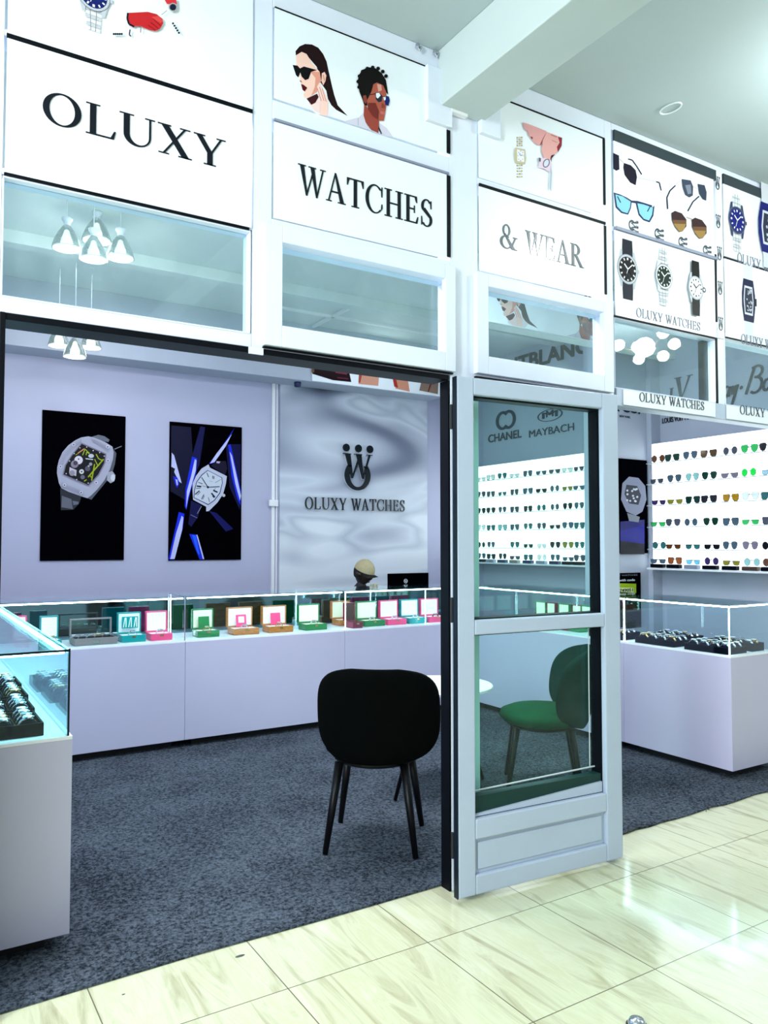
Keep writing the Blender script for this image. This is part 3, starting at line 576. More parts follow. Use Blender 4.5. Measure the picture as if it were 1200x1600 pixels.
def tonneau(p, cx, cz, w, h, body, strap):
    p.poly([(cx-w*.33, cz-h*.9), (cx+w*.33, cz-h*.9), (cx+w*.38, cz+h*.9), (cx-w*.38, cz+h*.9)], strap)
    p.poly([(cx-w*.40, cz-h*.5), (cx+w*.40, cz-h*.5), (cx+w*.54, cz-h*.15), (cx+w*.54, cz+h*.15), (cx+w*.40, cz+h*.5), (cx-w*.40, cz+h*.5), (cx-w*.54, cz+h*.15), (cx-w*.54, cz-h*.15)], body)
    p.poly([(cx+w*.5, cz-h*.09), (cx+w*.66, cz-h*.09), (cx+w*.66, cz+h*.09), (cx+w*.5, cz+h*.09)], (.02, .02, .05))
    p.poly([(cx-w*.32, cz-h*.34), (cx+w*.32, cz-h*.34), (cx+w*.40, cz), (cx+w*.32, cz+h*.34), (cx-w*.32, cz+h*.34), (cx-w*.40, cz)], (.72, .74, .8))
    p.poly([(cx-w*.26, cz-h*.29), (cx+w*.26, cz-h*.29), (cx+w*.33, cz), (cx+w*.26, cz+h*.29), (cx-w*.26, cz+h*.29), (cx-w*.33, cz)], (.06, .07, .12))
    rn = random.Random(3)
    for i in range(16): x = cx+rn.uniform(-.24, .24)*w; z = cz+rn.uniform(-.25, .25)*h; p.disc(x, z, w*.05, (.55, .57, .66), n=8); p.line(x, z, x+rn.uniform(-.1, .1)*w, z+rn.uniform(-.1, .1)*h, w*.03, (.75, .77, .85))
p = Print(P2(YP-.002), FR); p.zmin = 2.996
c = ony(1150, 345, YP); round_watch(p, c.x, c.z, .078, (0, 0, 0), (.02, .03, .28), rim=(.08, .10, .20), steel=True, up=1.9, dn=2.3)
c = ony(1198, 358, YP); tonneau(p, c.x+.01, c.z, .19, .29, (.02, .03, .25), (.72, .75, .8)); p.done('printed_picture', t)
word(t, 'OLUXY WATCHES', 1152, 413, 1240, 434, 398, YP-.002, 'letter_grey', T=.10, tt=.05, gap=.06)
t = sign('picture_panel', 3.812, 4.62, 2.546, 2.978, 'white poster at the right edge with one dark blue tonneau watch', 'poster', YP-.002)
p = Print(P2(YP-.002), FR); c = ony(1169, 470, YP); tonneau(p, c.x, c.z, .115, .24, (.015, .02, .10), (.75, .78, .84)); p.done('printed_picture', t)
word(t, 'OLUXY WATCHES', 1158, 535, 1240, 556, 520, YP-.002, 'letter_grey', T=.10, tt=.05, gap=.06)
# crown marks on the post between the posters
t = sign('header_sign', 3.748, 3.803, 2.53, 3.45, 'narrow white strip on the post with five crown marks', 'sign', YP)
for px, py in ((1121, 286), (1122, 346), (1124, 396), (1125, 450), (1126, 506)): logo_at(t, px, py, .075, YP-.001, 0, 'letter_soft')
t = sign('header_sign', 2.985, 3.70, 2.092, 2.166, 'lettered header strip OLUXY WATCHES over the opening beside the door leaf', 'sign', 2.585); word(t, 'OLUXY WATCHES', 999, 626, 1100, 642, 612, 2.585, 'letter_soft', T=.10, tt=.05, gap=.06)
t = sign('header_sign', 3.80, 4.62, 2.092, 2.166, 'lettered header strip OLUXY WATCHES cut by the right picture edge', 'sign', 2.585); word(t, 'OLUXY WATCHES', 1156, 647, 1250, 660, 633, 2.585, 'letter_soft', T=.10, tt=.05, gap=.06)
# ---------------------------------------------------------------- glazed door leaf
A = Vector((1.893, 2.486, 0)); Bp = Vector((2.762, 2.426, 0)); ang = math.atan2(Bp.y-A.y, Bp.x-A.x)
d1 = bpy.data.objects.new('door_1', None); COL.objects.link(d1); d1.location = (A.x, A.y, 0); d1.rotation_euler = (0, 0, ang); tag(d1, 'pale grey glazed door leaf folded open in front of the post', None, None, 'structure')
LW = .872; zb, zt = .022, 2.092
mb = MB(); th = .030
def D(x0, x1, z0, z1, y0=0, y1=th): mb.box(x0, x1, y0, y1, z0, z1)
D(.0, .082, zb, zt); D(.778, LW, zb, zt); D(.082, .778, 2.022, zt); D(.082, .778, 1.048, 1.108); D(.082, .778, .238, .318); D(.082, .778, zb, .098)
mb.build('leaf_frame', 'paint_door', d1, bevel=.006, local=True)
mb = MB().box(.082, .778, .018, .030, .098, .238); mb.box(.10, .76, .012, .018, .115, .222); mb.build('bottom_panel', 'paint_door', d1, bevel=.005, local=True)
mb = MB(); y0, y1 = th+.001, th+.058
for (a, b_, c, d) in ((.088, .772, 1.112, 2.016), (.088, .772, .322, 1.042)):
    mb.box(a-.03, a, y0, y1, c-.03, d+.03).box(b_, b_+.03, y0, y1, c-.03, d+.03).box(a, b_, y0, y1, c-.03, c).box(a, b_, y0, y1, d, d+.03)
mb.box(.050, .058, y0, y1, zb+.02, zt-.01).box(.802, LW-.01, y0, y1, zb+.02, zt-.01)
mb.build('inner_frame', 'black_paint', d1, local=True)
MB().box(.088, .772, y0, y1-.015, .322, .398).build('lower_rail', 'dark_teal', d1, local=True)
MB().box(-.004, .0, .002, .029, zb, zt-.002).build('hinge_edge', 'dark_blue_paint', d1, local=True)
for i, (c, d) in enumerate(((1.112, 2.016), (.322, 1.042))):
    MB().box(.088, .772, th+.046, th+.052, c, d).build('pane', 'glass_door', d1, local=True)
mb = MB()   # slanted white bead at the foot of the lower pane
mb.prism([(.09, .322), (.77, .322), (.77, .366), (.09, .330)], lambda u, v, w: Vector((u, .020+w, v)), .012); mb.build('slipped_bead', 'paint_door', d1, local=True)
mb = MB().tube([(.088, th+.04, .405), (.772, th+.04, .420)], .004, 6); mb.tube([(.745, th+.04, .42), (.745, th+.04, 1.04)], .0025, 6); mb.build('glass_edge_bead', 'clear_frame', d1, local=True)
for z in (.22, 1.15, 1.93):
    MB().tube([(-.004, .038, z-.05), (-.004, .038, z+.05)], .007, 10).build('hinge', 'rubber', d1, local=True)
# the stub the leaf hangs on
# ---------------------------------------------------------------- display counters
ZB, ZT, ZG = .06, .742, 1.046
def counter(name, x0, x1, y0, y1, label, panes, back=None, leds=(), feet=()):
    """body, plinth and a lit glass case"""
    t = thing('display_counter', label, 'counter', ((x0+x1)/2, (y0+y1)/2, 0), 0, None)
    MB().box(x0, x1, y0, y1, ZB, ZT-.012).build('body', 'laminate', t, bevel=.002)
    MB().box(x0, x1, y0, y1, ZT-.012, ZT).build('deck', 'laminate_top', t, bevel=.001)
    MB().box(x0+.07, x1-.07, y0+.07, y1-.07, .009, ZB).build('plinth', 'plinth', t)
    g = .008; i = .012
    for pz in panes:
        if pz == 'S': MB().box(x0+i, x1-i, y0+i, y0+i+g, ZT, ZG-g).build('front_glass', 'glass_case' if name != 'l' else 'glass_cyan', t)
        if pz == 'W': MB().box(x0+i, x0+i+g, y0+i, y1-i, ZT, ZG-g).build('side_glass', 'glass_case' if name != 'l' else 'glass_cyan', t)
        if pz == 'E': MB().box(x1-i-g, x1-i, y0+i, y1-i, ZT, ZG-g).build('side_glass', 'glass_case' if name != 'l' else 'glass_cyan', t)
        if pz == 'N': MB().box(x0+i, x1-i, y1-i-g, y1-i, ZT, ZG-g).build('end_glass', 'glass_case' if name != 'l' else 'glass_cyan', t)
    MB().box(x0+i, x1-i, y0+i, y1-i, ZG-g, ZG).build('top_glass', 'glass_case' if name != 'l' else 'glass_cyan', t)
    if back: MB().box(*back, ZT, ZG-g).build('sliding_door', 'case_mirror', t)
    for l in leds: MB().box(*l).build('light_strip', 'led' if name != 'l' else 'led_cyan', t)
    for (fx, fy) in feet: MB().lathe([(.028, .009), (.028, .016), (.010, .022), (.010, ZB)], (fx, fy, 0), 14).build('foot', 'steel', t)
    return t
e = .008; LT = ZG-.010
BY0, BY1 = 5.34, 5.84
RX0, RX1 = 4.236, 4.70
# back run
t = counter('b', .16, 1.702, BY0, BY1, 'lavender white display counter of the back run, left unit with pink and teal boxes', 'S', (.16, 1.702, BY1-.022, BY1-.014), [(.20, 1.69, BY0+.024, BY0+.032, LT-e, LT)], [(.6, BY0+.06)])
MB().box(1.697, 1.703, BY0+.004, BY0+.012, ZB, ZG).build('joint_strip', 'grey_line', t)
t = counter('b', 1.704, 2.965, BY0, BY1, 'lavender white display counter of the back run, middle unit with green and wooden boxes', 'S', (1.704, 2.965, BY1-.022, BY1-.014), [(1.72, 2.95, BY0+.024, BY0+.032, LT-e, LT), (1.73, 1.734, BY1-.05, BY1-.046, ZT, LT)])
t = counter('b', 2.967, RX0-.002, BY0, BY1, 'lavender white display counter of the back run, right unit in front of the seated person', 'S', (2.967, RX0, BY1-.022, BY1-.014), [(2.98, RX0-.02, BY0+.024, BY0+.032, LT-e, LT), (2.985, 2.990, BY0+.03, BY0+.035, ZT, LT), (3.75, 3.753, BY0+.03, BY0+.033, ZT, LT)])
# front left
LY0 = 2.93; LX1 = .534
t = counter('l', -.10, LX1, LY0, BY0-.01, 'lavender white display counter at the left edge with watch trays under cyan lit glass', 'SE', None,
            [(LX1-.034, LX1-.026, LY0+.03, BY0-.05, LT-e, LT), (-.08, LX1-.03, LY0+.024, LY0+.032, LT-e, LT)], [(LX1-.10, LY0+.10), (LX1-.10, LY0+1.2)])
MB().box(-.09, LX1-.012, LY0+.006, LY0+.012, ZG-.010, ZG-.002).box(LX1-.016, LX1-.010, LY0+.006, LY0+.014, ZT, ZG).build('edge_seal', 'dark_blue_paint', t)
# right run
RY0 = 2.885; RYM = 3.70
t = counter('r', RX0, RX1, RY0, RYM-.001, 'lavender white display counter at the right with watch trays, end nearest the viewer', 'SWE', None,
            [(RX0+.022, RX0+.030, RY0+.03, RYM-.01, LT-e, LT), (RX0+.03, RX1-.02, RY0+.022, RY0+.030, LT-e, LT), (RX0+.022, RX0+.027, RY0+.022, RY0+.027, ZT, LT)], [(RX0+.09, RY0+.12)])
t = counter('r', RX0, RX1, RYM, BY0, 'lavender white display counter of the right run, unit behind the door glass', 'WEN', None,
            [(RX0+.022, RX0+.030, RYM+.01, BY0-.02, LT-e, LT), (RX0+.022, RX0+.026, RYM+.005, RYM+.009, ZT, LT)], [])
# ---------------------------------------------------------------- watches and trays
def make_watch(metal, dial):
    t = thing('wristwatch', 'wristwatch', 'watch')
    R = .030; mb = MB(); n = 14; w0, w1 = .0085, .0085; vs = []; fs = []
    for i in range(n+1):
        a = radians(-20+220*i/n); w = .010 if 4 < i < 10 else .0085
        for (rr, yy) in ((R, -w), (R, w), (R-.003, w), (R-.003, -w)): vs.append((rr*cos(a)*1.05, yy, .018+rr*sin(a)*.95))
    for i in range(n):
        for k in range(4): fs.append((i*4+k, i*4+(k+1) % 4, (i+1)*4+(k+1) % 4, (i+1)*4+k))
    fs += [(3, 2, 1, 0), (n*4, n*4+1, n*4+2, n*4+3)]
    mb.add(vs, fs); mb.build('strap', metal, t, local=True)
    MB().lathe([(.016, 0), (.0185, .002), (.0185, .006), (.016, .008)], (0, 0, .044), 20).tube([(.018, 0, .048), (.022, 0, .048)], .0022, 8).build('case', 'watch_steel' if metal != 'gold' else 'gold', t, local=True)
    MB().lathe([(.0148, 0), (.0148, .0006)], (0, 0, .0521), 20).build('dial', dial, t, local=True)
    return t
W_KINDS = [('watch_steel', 'dial_white', 'steel wristwatch with a white dial'), ('watch_steel', 'dial_blue', 'steel wristwatch with a blue dial'), ('watch_steel', 'dial_black', 'steel wristwatch with a black dial'),
           ('gold', 'dial_white', 'gold wristwatch with a white dial'), ('rubber', 'dial_white', 'black strapped wristwatch with a white dial')]
PROTO = [make_watch(a, b_) for a, b_, _ in W_KINDS]; used = [False]*len(PROTO)
ORD = ['first', 'second', 'third', 'fourth', 'fifth', 'sixth', 'seventh', 'eighth', 'ninth']
def tray(cx, cy, rz, nx, ny, where, pitch=(.078, .055), watches=True, h=.045):
    """cx,cy centre on the deck; nx columns by ny rows of cushions"""
    L_, B_ = nx*pitch[0]+.016, ny*pitch[1]+.016
    t = thing('watch_tray', 'black padded watch tray '+where, 'tray', (cx, cy, ZT+.0008), rz, 'watch trays in the glass counters')
    mb = MB(); w = .008
    mb.box(-L_/2, L_/2, -B_/2, B_/2, 0, .006).box(-L_/2, L_/2, -B_/2, -B_/2+w, .006, h).box(-L_/2, L_/2, B_/2-w, B_/2, .006, h).box(-L_/2, -L_/2+w, -B_/2+w, B_/2-w, .006, h).box(L_/2-w, L_/2, -B_/2+w, B_/2-w, .006, h)
    for i in range(1, nx): x = -L_/2+.008+i*pitch[0]; mb.box(x-.002, x+.002, -B_/2+w, B_/2-w, .006, h-.006)
    mb.build('tray_body', 'tray_black', t, local=True, bevel=.001)
    cu = MB()
    for i in range(nx):
        x = -L_/2+.008+(i+.5)*pitch[0]
        for j in range(ny): y = -B_/2+.008+(j+.5)*pitch[1]; cu.lathe([(.0, -.024), (.02, -.024), (.0255, -.018), (.0255, .018), (.02, .024), (0, .024)], (x, y, .034), 12, T=Matrix.Rotation(pi/2, 4, 'X').to_3x3(), sy=.8)
    cu.build('cushions', 'cushion_black', t, local=True, smooth=True)
    R_ = Matrix.Rotation(rz, 3, 'Z')
    for i in range(nx):
        for j in range(ny):
            if not watches: continue
            k = random.choice([0, 0, 1, 2, 0, 3, 4, 2]); x = -L_/2+.008+(i+.5)*pitch[0]; y = -B_/2+.008+(j+.5)*pitch[1]
            P_ = Vector((cx, cy, ZT+.016)) + R_ @ Vector((x, y, 0))
            o = PROTO[k] if not used[k] else copy_tree(PROTO[k]); used[k] = True
            o.location = P_; o.rotation_euler = (0, 0, rz+random.uniform(-.12, .12))
            o['label'] = W_KINDS[k][2].replace(' with a', ',')+', column %d row %d, tray %s' % (i+1, j+1, where); o['group'] = 'wristwatches in the counter trays'
WN = [('nearest in the left counter', .375, 3.105), ('second in the left counter', .385, 3.39), ('third in the left counter', .40, 3.68), ('fourth in the left counter', .41, 3.97)]
for nm, x, y in WN: tray(x-.055, y+.0, 0, 3, 4, nm, pitch=(.080, .056))
Cs = [('nearest corner of right counter', 4.355, 3.075), ('front side of right counter', 4.36, 3.47)]
for nm, x, y in Cs: tray(x, y, pi/2, 4, 3, nm, pitch=(.074, .056), h=.04)
for nm, x, y in [('back side of right counter', 4.58, 3.085), ('back side middle of right counter', 4.58, 3.52), ('right counter behind post joint', 4.37, 3.90)]: tray(x, y, pi/2, 4, 2 if x > 4.5 else 3, nm, pitch=(.074, .056), h=.05)
for k, u in enumerate(used):
    if not u:
        for c in kids(PROTO[k]): bpy.data.objects.remove(c)
        bpy.data.objects.remove(PROTO[k])
# ---------------------------------------------------------------- open gift boxes
def gift_box(px0, px1, pyb, mname, inner, label, kind='watch', Y=5.50, rz=0, w=None, at=None, name='watch_box'):
    if at is None: a = ony(px0, pyb, Y); b_ = ony(px1, pyb, Y); w = (b_.x-a.x)*.86; cx = (a.x+b_.x)/2+.0; cy = Y
    else: cx, cy = at
    t = thing(name, label, 'box', (cx, cy, ZT+.0008), rz, 'open boxes in the glass counters')
    hw = w/2; dp = .13 if kind != 'long' else .17; hb = .048; lh = .145
    mb = MB().box(-hw, hw, -dp/2, dp/2, 0, .006).box(-hw, hw, -dp/2, -dp/2+.008, .006, hb).box(-hw, hw, dp/2-.008, dp/2, .006, hb).box(-hw, -hw+.008, -dp/2+.008, dp/2-.008, .006, hb).box(hw-.008, hw, -dp/2+.008, dp/2-.008, .006, hb)
    mb.build('base', mname, t, local=True, bevel=.003)
    MB().box(-hw+.008, hw-.008, -dp/2+.008, dp/2-.008, .012, hb-.004).build('lining', inner, t, local=True, bevel=.003)
    y = dp/2+.002; ld = MB()
    if kind == 'long':
        lh = .115; ld.box(-hw, hw, y, y+.03, hb, hb+.010).box(-hw, hw, y, y+.03, hb+lh-.010, hb+lh).box(-hw, -hw+.010, y, y+.03, hb+.010, hb+lh-.010).box(hw-.010, hw, y, y+.03, hb+.010, hb+lh-.010)
        l = ld.build('lid', mname, t, local=True, bevel=.002); MB().box(-hw+.010, hw-.010, y+.012, y+.015, hb+.010, hb+lh-.010).build('lid_window', 'glass', l, local=True)
        MB().box(-.02, .02, -dp/2-.004, -dp/2, .015, .035).build('clasp', 'steel', t, local=True)
    else:
        ld.box(-hw, hw, y+.028, y+.036, hb, hb+lh).box(-hw, hw, y, y+.028, hb+lh-.008, hb+lh).box(-hw, hw, y, y+.028, hb, hb+.008).box(-hw, -hw+.008, y, y+.028, hb+.008, hb+lh-.008).box(hw-.008, hw, y, y+.028, hb+.008, hb+lh-.008)
        l = ld.build('lid', mname, t, local=True, bevel=.003); MB().box(-hw+.008, hw-.008, y+.004, y+.027, hb+.008, hb+lh-.008).build('lid_lining', inner, l, local=True, bevel=.004)
        MB().box(-.012, .012, -dp/2-.003, -dp/2, hb-.018, hb-.006).build('clasp', 'gold', t, local=True)
    return t
BX = [(62, 96, 1012, 'teal_lacquer', 'box_white', 'open teal box with white lining, leftmost on the back counter', 'w'),
      (107, 184, 1003, 'taupe_leather', 'cushion_black', 'long taupe watch box with glazed lid and six watches', 'long'),
      (184, 227, 1000, 'teal_lacquer', 'box_white', 'open teal box with a teal pattern card, between taupe and pink boxes', 'teal'),
      (229, 268, 997, 'pink_lacquer', 'box_white', 'open pink box left of the counter joint', 'w'),
      (302, 341, 992, 'green_lacquer', 'box_cream', 'open green box with cream lining and a booklet, right of the counter joint', 'book'),
      (357, 403, 988, 'wood_box', 'box_white', 'open orange wood box with a pink card, left one of two', 'card'),
      (412, 456, 984, 'wood_box', 'box_white', 'open orange wood box with a red card, right one of two', 'redcard'),
      (469, 508, 980, 'green_lacquer', 'box_cream', 'open green box with cream lining, right of the wooden boxes', 'w'),
      (561, 598, 974, 'green_lacquer', 'box_cream', 'open green box with cream lining, beside the small wine red box', 'w'),
      (598, 631, 972, 'pink_lacquer', 'box_white', 'open pink box with white lining, under the person', 'w'),
      (631, 663, 970, 'teal_lacquer', 'box_white', 'open teal box with white lining, below the monitor', 'w'),
      (662, 694, 968, 'pink_lacquer', 'box_white', 'open pink box with white lining, beside the black door jamb', 'w')]
WB = {}
for (a, b_, y, m_, i_, l_, k_) in BX:
    t = gift_box(a, b_, y, m_, i_, l_, 'long' if k_ == 'long' else 'watch'); hw = .06
    if k_ in ('teal', 'card', 'redcard', 'book'):
        c_ = {'teal': 'teal_lacquer', 'card': 'pink_lacquer', 'redcard': 'pink_lacquer', 'book': 'green_lacquer'}[k_]
        o = MB()
        if k_ == 'teal': o.box(-.055, .055, .050, .053, .085, .165)
        else: o.box(-.04, .04, .03, .034, .055, .145, T=Matrix.Rotation(radians(-8), 4, 'X'))
        q_ = o.build('greeting_card', c_, None, local=True); q_.location = t.location
        tag(q_, {'teal': 'small teal patterned card standing in the teal box', 'card': 'pink and white card standing in the left wooden box', 'redcard': 'pink card standing in the right wooden box', 'book': 'grey green booklet leaning in the open green box'}[k_], 'card')
        if k_ == 'card': MB().box(-.022, .022, .0275, .0300, .085, .130, T=Matrix.Rotation(radians(-8), 4, 'X')).build('card_label', 'box_white', q_, local=True)
        if k_ == 'teal':
            mb = MB()
            for j in range(6): mb.tube([(-.045+.018*j, .049, .092), (-.040+.018*j+.006*(-1)**j, .049, .158)], .003, 5)
            mb.build('card_pattern', 'box_white', q_, local=True)
def box_watch(x, y, z, k, label, rz=0):
    o = copy_tree(PR2[k]); o.location = (x, y, z); o.rotation_euler = (0, 0, rz); o['label'] = label; o['group'] = 'wristwatches in the gift boxes'
PR2 = [o for o in bpy.data.objects if o.name.startswith('wristwatch') and o.parent is None][:5]
for (a, b_, y, m_, i_, l_, k_) in BX:
    p0 = ony(a, y, 5.5); p1 = ony(b_, y, 5.5); cx = (p0.x+p1.x)/2
    if k_ == 'long':
        for j in range(6): box_watch(cx-.13+.052*j, 5.47, ZT+.018, j % len(PR2), 'wristwatch in the long taupe box, '+ORD[j]+' from the left', pi/2*0)
    else: box_watch(cx, 5.48, ZT+.022, (a//7) % len(PR2), 'wristwatch in the '+l_.split(',')[0].replace('open ', '')+', '+(l_.split(', ')[1] if ', ' in l_ else 'left of the joint'))
# low wooden boxes and others
gift_box(544, 562, 975, 'wine_lacquer', 'brown_dark', 'small wine red box beside the tall light strip', Y=5.44)
gift_box(522, 556, 968, 'wood_box', 'box_cream', 'open orange wood box set back behind the light strip', Y=5.66)
gift_box(20, 46, 985, 'pink_lacquer', 'box_white', 'open pink box at the far left behind the left counter', Y=5.60)
for i, (px, c_) in enumerate(((836, 'green_lacquer'), (852, 'wine_lacquer'), (872, 'green_lacquer'), (892, 'wine_lacquer'), (908, 'green_lacquer'))):
    yy = onx(px, 940, 4.45).y; gift_box(0, 0, 0, c_, 'box_cream', 'open %s box seen through the door glass, %s from the hinge' % ({'g': 'green', 'w': 'wine red'}[c_[0]], ORD[i]), at=(4.44, yy), w=.12 if c_[0] == 'g' else .10, rz=-pi/2)
# ---------------------------------------------------------------- sunglasses display
XL = 5.50
zt_ = 2.27; zb_ = 1.215
ROWY = [724.5, 757, 790, 823.5, 857.8, 884.5]
ROWZ = [onx(1010, y, 5.44).z for y in ROWY]
def lit_display(y0, y1, label, wherekey):
    t = thing('display_shelf', label, 'display shelf', (XL, (y0+y1)/2, zb_), 0, 'lit sunglasses shelves')
    MB().box(XL, XL+.11, y0, y1, zb_-.02, zt_).build('cabinet', 'white_plastic', t)
    MB().box(XL-.004, XL, y0+.004, y1-.004, zb_, zt_-.004).build('light_panel', 'lightbox', t)
    for z in ROWZ[:-1]:
        MB().box(XL-.075, XL-.004, y0, y1, z-.007, z).build('ledge', 'clear_frame', t)
    MB().box(XL-.085, XL, y0, y1, zb_-.022, zb_-.006).build('ledge', 'white_plastic', t)
    return t
lit_display(2.95, 4.465, 'lit white sunglasses shelf at the right edge, in front of the pier', 0)
lit_display(4.645, 6.86, 'lit white sunglasses shelf seen through the door glass, behind the pier', 1)
def shape(kind):
    if kind == 'aviator': return [(.026, .010), (.022, .019), (.006, .022), (-.018, .021), (-.027, .014), (-.026, 0), (-.018, -.017), (-.004, -.025), (.012, -.023), (.022, -.010)]
    if kind == 'round': return [(.024*cos(a*pi/8), .023*sin(a*pi/8)) for a in range(16)]
    if kind == 'square': return [(.027, .018), (.024, .021), (-.026, .021), (-.029, .017), (-.026, -.012), (-.018, -.020), (.010, -.020), (.021, -.012)]
    return [(.026, .014), (-.028, .014), (-.030, .009), (-.026, -.008), (-.016, -.014), (.010, -.014), (.022, -.007)]
GP = {}
def make_glasses(kind, lensm, framem):
    """local: faces -Y, x across, standing on z=0"""
    t = thing('sunglasses', 'sunglasses', 'sunglasses'); sh = shape(kind); zc = -min(v for u, v in sh)+.002
    for s_ in (-1, 1):
        pts = [(s_*(.036-u), v+zc) for u, v in sh]
        MB().prism(pts, lambda u, v, w: Vector((u, -.001+w+.10*(abs(u)-.036)*max(0, abs(u)-.036), v)), .002).build('lens', lensm, t, local=True)
    mb = MB()
    for s_ in (-1, 1):
        P_ = [(s_*(.036-u), 0, v+zc) for u, v in sh]; mb.tube(P_+[P_[0]], .0012 if kind != 'square' else .0022, 5)
        mb.tube([(s_*.064, 0, zc+.010), (s_*.067, .006, zc+.011), (s_*.060, .012+.004*s_, zc+.011), (-s_*.020, .018+.004*s_, zc+.008), (-s_*.046, .020+.004*s_, zc-.010)], .0014, 5)
    mb.tube([(-.011, 0, zc+.009), (-.005, -.002, zc+.013), (.005, -.002, zc+.013), (.011, 0, zc+.009)], .0017, 5)
    if kind == 'aviator': mb.tube([(-.02, 0, zc+.021), (.02, 0, zc+.021)], .0012, 5)
    mb.build('frame', framem, t, local=True); return t
KN = ['aviator', 'round', 'square', 'slim']
def glasses(kind, ck, pos, rz, label, framem='frame_black'):
    key = (kind, ck)
    if key in GP: o = copy_tree(GP[key])
    else: o = make_glasses(kind, 'lens_'+ck, framem); GP[key] = o
    o.location = pos; o.rotation_euler = (0, 0, rz); o.scale = (1.06, 1.06, 1.28); o['label'] = label; o['group'] = 'sunglasses on the lit shelves'
NEAR = [[('brown', 1), ('darkgreen', 2), ('slate', 0), ('tortoise', 2), ('grey', 1), ('green', 0), ('black', 0)],
        [('grey', 3), ('slate', 0), ('paleteal', 0), ('darkgreen', 0), ('mauve', 3), ('brightgreen', 1), ('paleblue', 3)],
        [('purple', 3), ('olive', 3), ('darkgreen', 2), ('black', 2), ('amber', 2), ('clear', 0), ('teal', 2)],
        [('green', 3), ('grey', 0), ('slate', 1), ('darkgreen', 0), ('slate', 2), ('green', 3), ('grey', 2)],
        [('teal', 1), ('brown', 3), ('teal', 3), ('black', 3), ('slate', 0), ('mauve', 0), ('black', 1)],
        [('slate', 3), ('orange', 2), ('sky', 3), ('purple', 1), ('olive', 3), ('paleteal', 1), ('brown', 1)]]
CN = dict(brown='brown', darkgreen='dark green', slate='blue grey', tortoise='tortoiseshell', grey='grey', green='green', brightgreen='bright green', black='black', teal='teal', paleteal='pale teal', mauve='mauve', olive='olive yellow',
          amber='amber', clear='clear', orange='orange brown', sky='sky blue', purple='purple', paleblue='pale blue')
SN = ['aviator', 'round', 'square', 'slim']
PXN = [1028, 1053, 1081, 1110, 1141, 1173, 1203]
ROWN = ['top', 'second', 'third', 'fourth', 'fifth', 'bottom']
XG = 5.44
for r_, row in enumerate(NEAR):
    for c_, (ck, sk) in enumerate(row):
        y = onx(PXN[c_], 800, XG).y; z = ROWZ[r_]+.0005
        if r_ == 5: z = zb_+.028
        glasses(KN[sk], ck, (XG, y+random.uniform(-.012, .012), z), -pi/2+random.uniform(-.12, .12), '%s %s sunglasses, %s row, %s from the pier on the near lit shelf' % (CN[ck], SN[sk], ROWN[r_], ORD[c_]))
PXF = [752, 767, 785, 804, 825, 846, 867, 887, 905]
rf = random.Random(11); FK = ['grey', 'slate', 'paleteal', 'teal', 'grey', 'darkgreen', 'black', 'clear', 'slate']
for r_ in range(6):
    for c_, px in enumerate(PXF):
        if r_ == 4 and c_ == 2: continue
        ck = rf.choice(FK); sk = rf.choice([0, 0, 1, 2, 3]); 
        if (r_, c_) in ((1, 7), (4, 7)): ck = 'olive'
        z = ROWZ[r_]+.0005 if r_ < 5 else zb_+.028
        y = onx(px, 800, XG).y
        glasses(KN[sk], ck, (XG, min(y, 6.78), z), -pi/2+rf.uniform(-.12, .12), '%s %s sunglasses, %s row, %s from the door hinge behind the glass' % (CN[ck], SN[sk], ROWN[r_], ORD[c_]))
CASEC = ['tray_black', 'tray_black', 'grey_line', 'tray_black', 'tray_black', 'brown_dark', 'tray_black']
CASEN = ['black', 'black', 'grey', 'black', 'black', 'dark brown', 'black']
for i, px in enumerate(PXN):
    y = onx(px, 890, XG).y; o = MB().box(XG-.022, XG+.028, y-.062, y+.062, zb_-.005, zb_+.026).build('glasses_case', CASEC[i], bevel=.004)
    tag(o, '%s flat glasses case under the bottom row, %s from the pier' % (CASEN[i], ORD[i]), 'glasses case', 'glasses cases under the bottom row')
FC = ['tray_black', 'grey_line', 'navy', 'taupe_leather', 'navy', 'grey_line', 'navy', 'tray_black', 'tray_black']; FN = ['black', 'grey', 'navy', 'taupe', 'navy', 'grey', 'navy', 'black', 'black']
for i, px in enumerate(PXF):
    y = min(onx(px, 890, XG).y, 6.78); o = MB().box(XG-.022, XG+.028, y-.062, y+.062, zb_-.005, zb_+.026).build('glasses_case', FC[i], bevel=.004)
    tag(o, '%s flat glasses case seen through the door glass, %s from the left' % (FN[i], ORD[i]), 'glasses case', 'glasses cases under the bottom row')
# brand lettering on the side wall
XW = 5.614
def wall_word(name, polys, a, b_, cap, label, mname='letter_soft', x=XW, th=.004, slant=0, cat='lettering'):
    """a,b_: pixel ends of the baseline on the wall, cap: pixel of the cap height at a"""
    A_ = onx(*a, x); B_ = onx(*b_, x); h = onx(*cap, x).z-A_.z; z = (A_.z+B_.z)/2; mb = MB()
    lay(mb, polys, (x, A_.y, z), (0, -1, 0), (0, 0, 1), (-1, 0, 0), th, abs(A_.y-B_.y), h, slant)
    return tag(mb.build(name, mname), label, cat)
wall_word('wall_lettering', sans('CHANEL', .012), (763, 691), (815, 684), (763, 679), 'CHANEL in bold capitals under interlocked rings, seen through the door glass')
mb = MB(); R1 = _band(_el(.33, .5, .33, .5, 45, 315, 30), _el(.33, .5, .20, .36, 45, 315, 30)); R2 = _band(_el(.60, .5, .33, .5, -135, 135, 30), _el(.60, .5, .20, .36, -135, 135, 30))
wall_word('wall_emblem', [[(u/.93, v) for u, v in p_] for p_ in R1+R2], (775, 673), (806, 669), (775, 644), 'interlocked double ring emblem above the CHANEL lettering', cat='emblem')
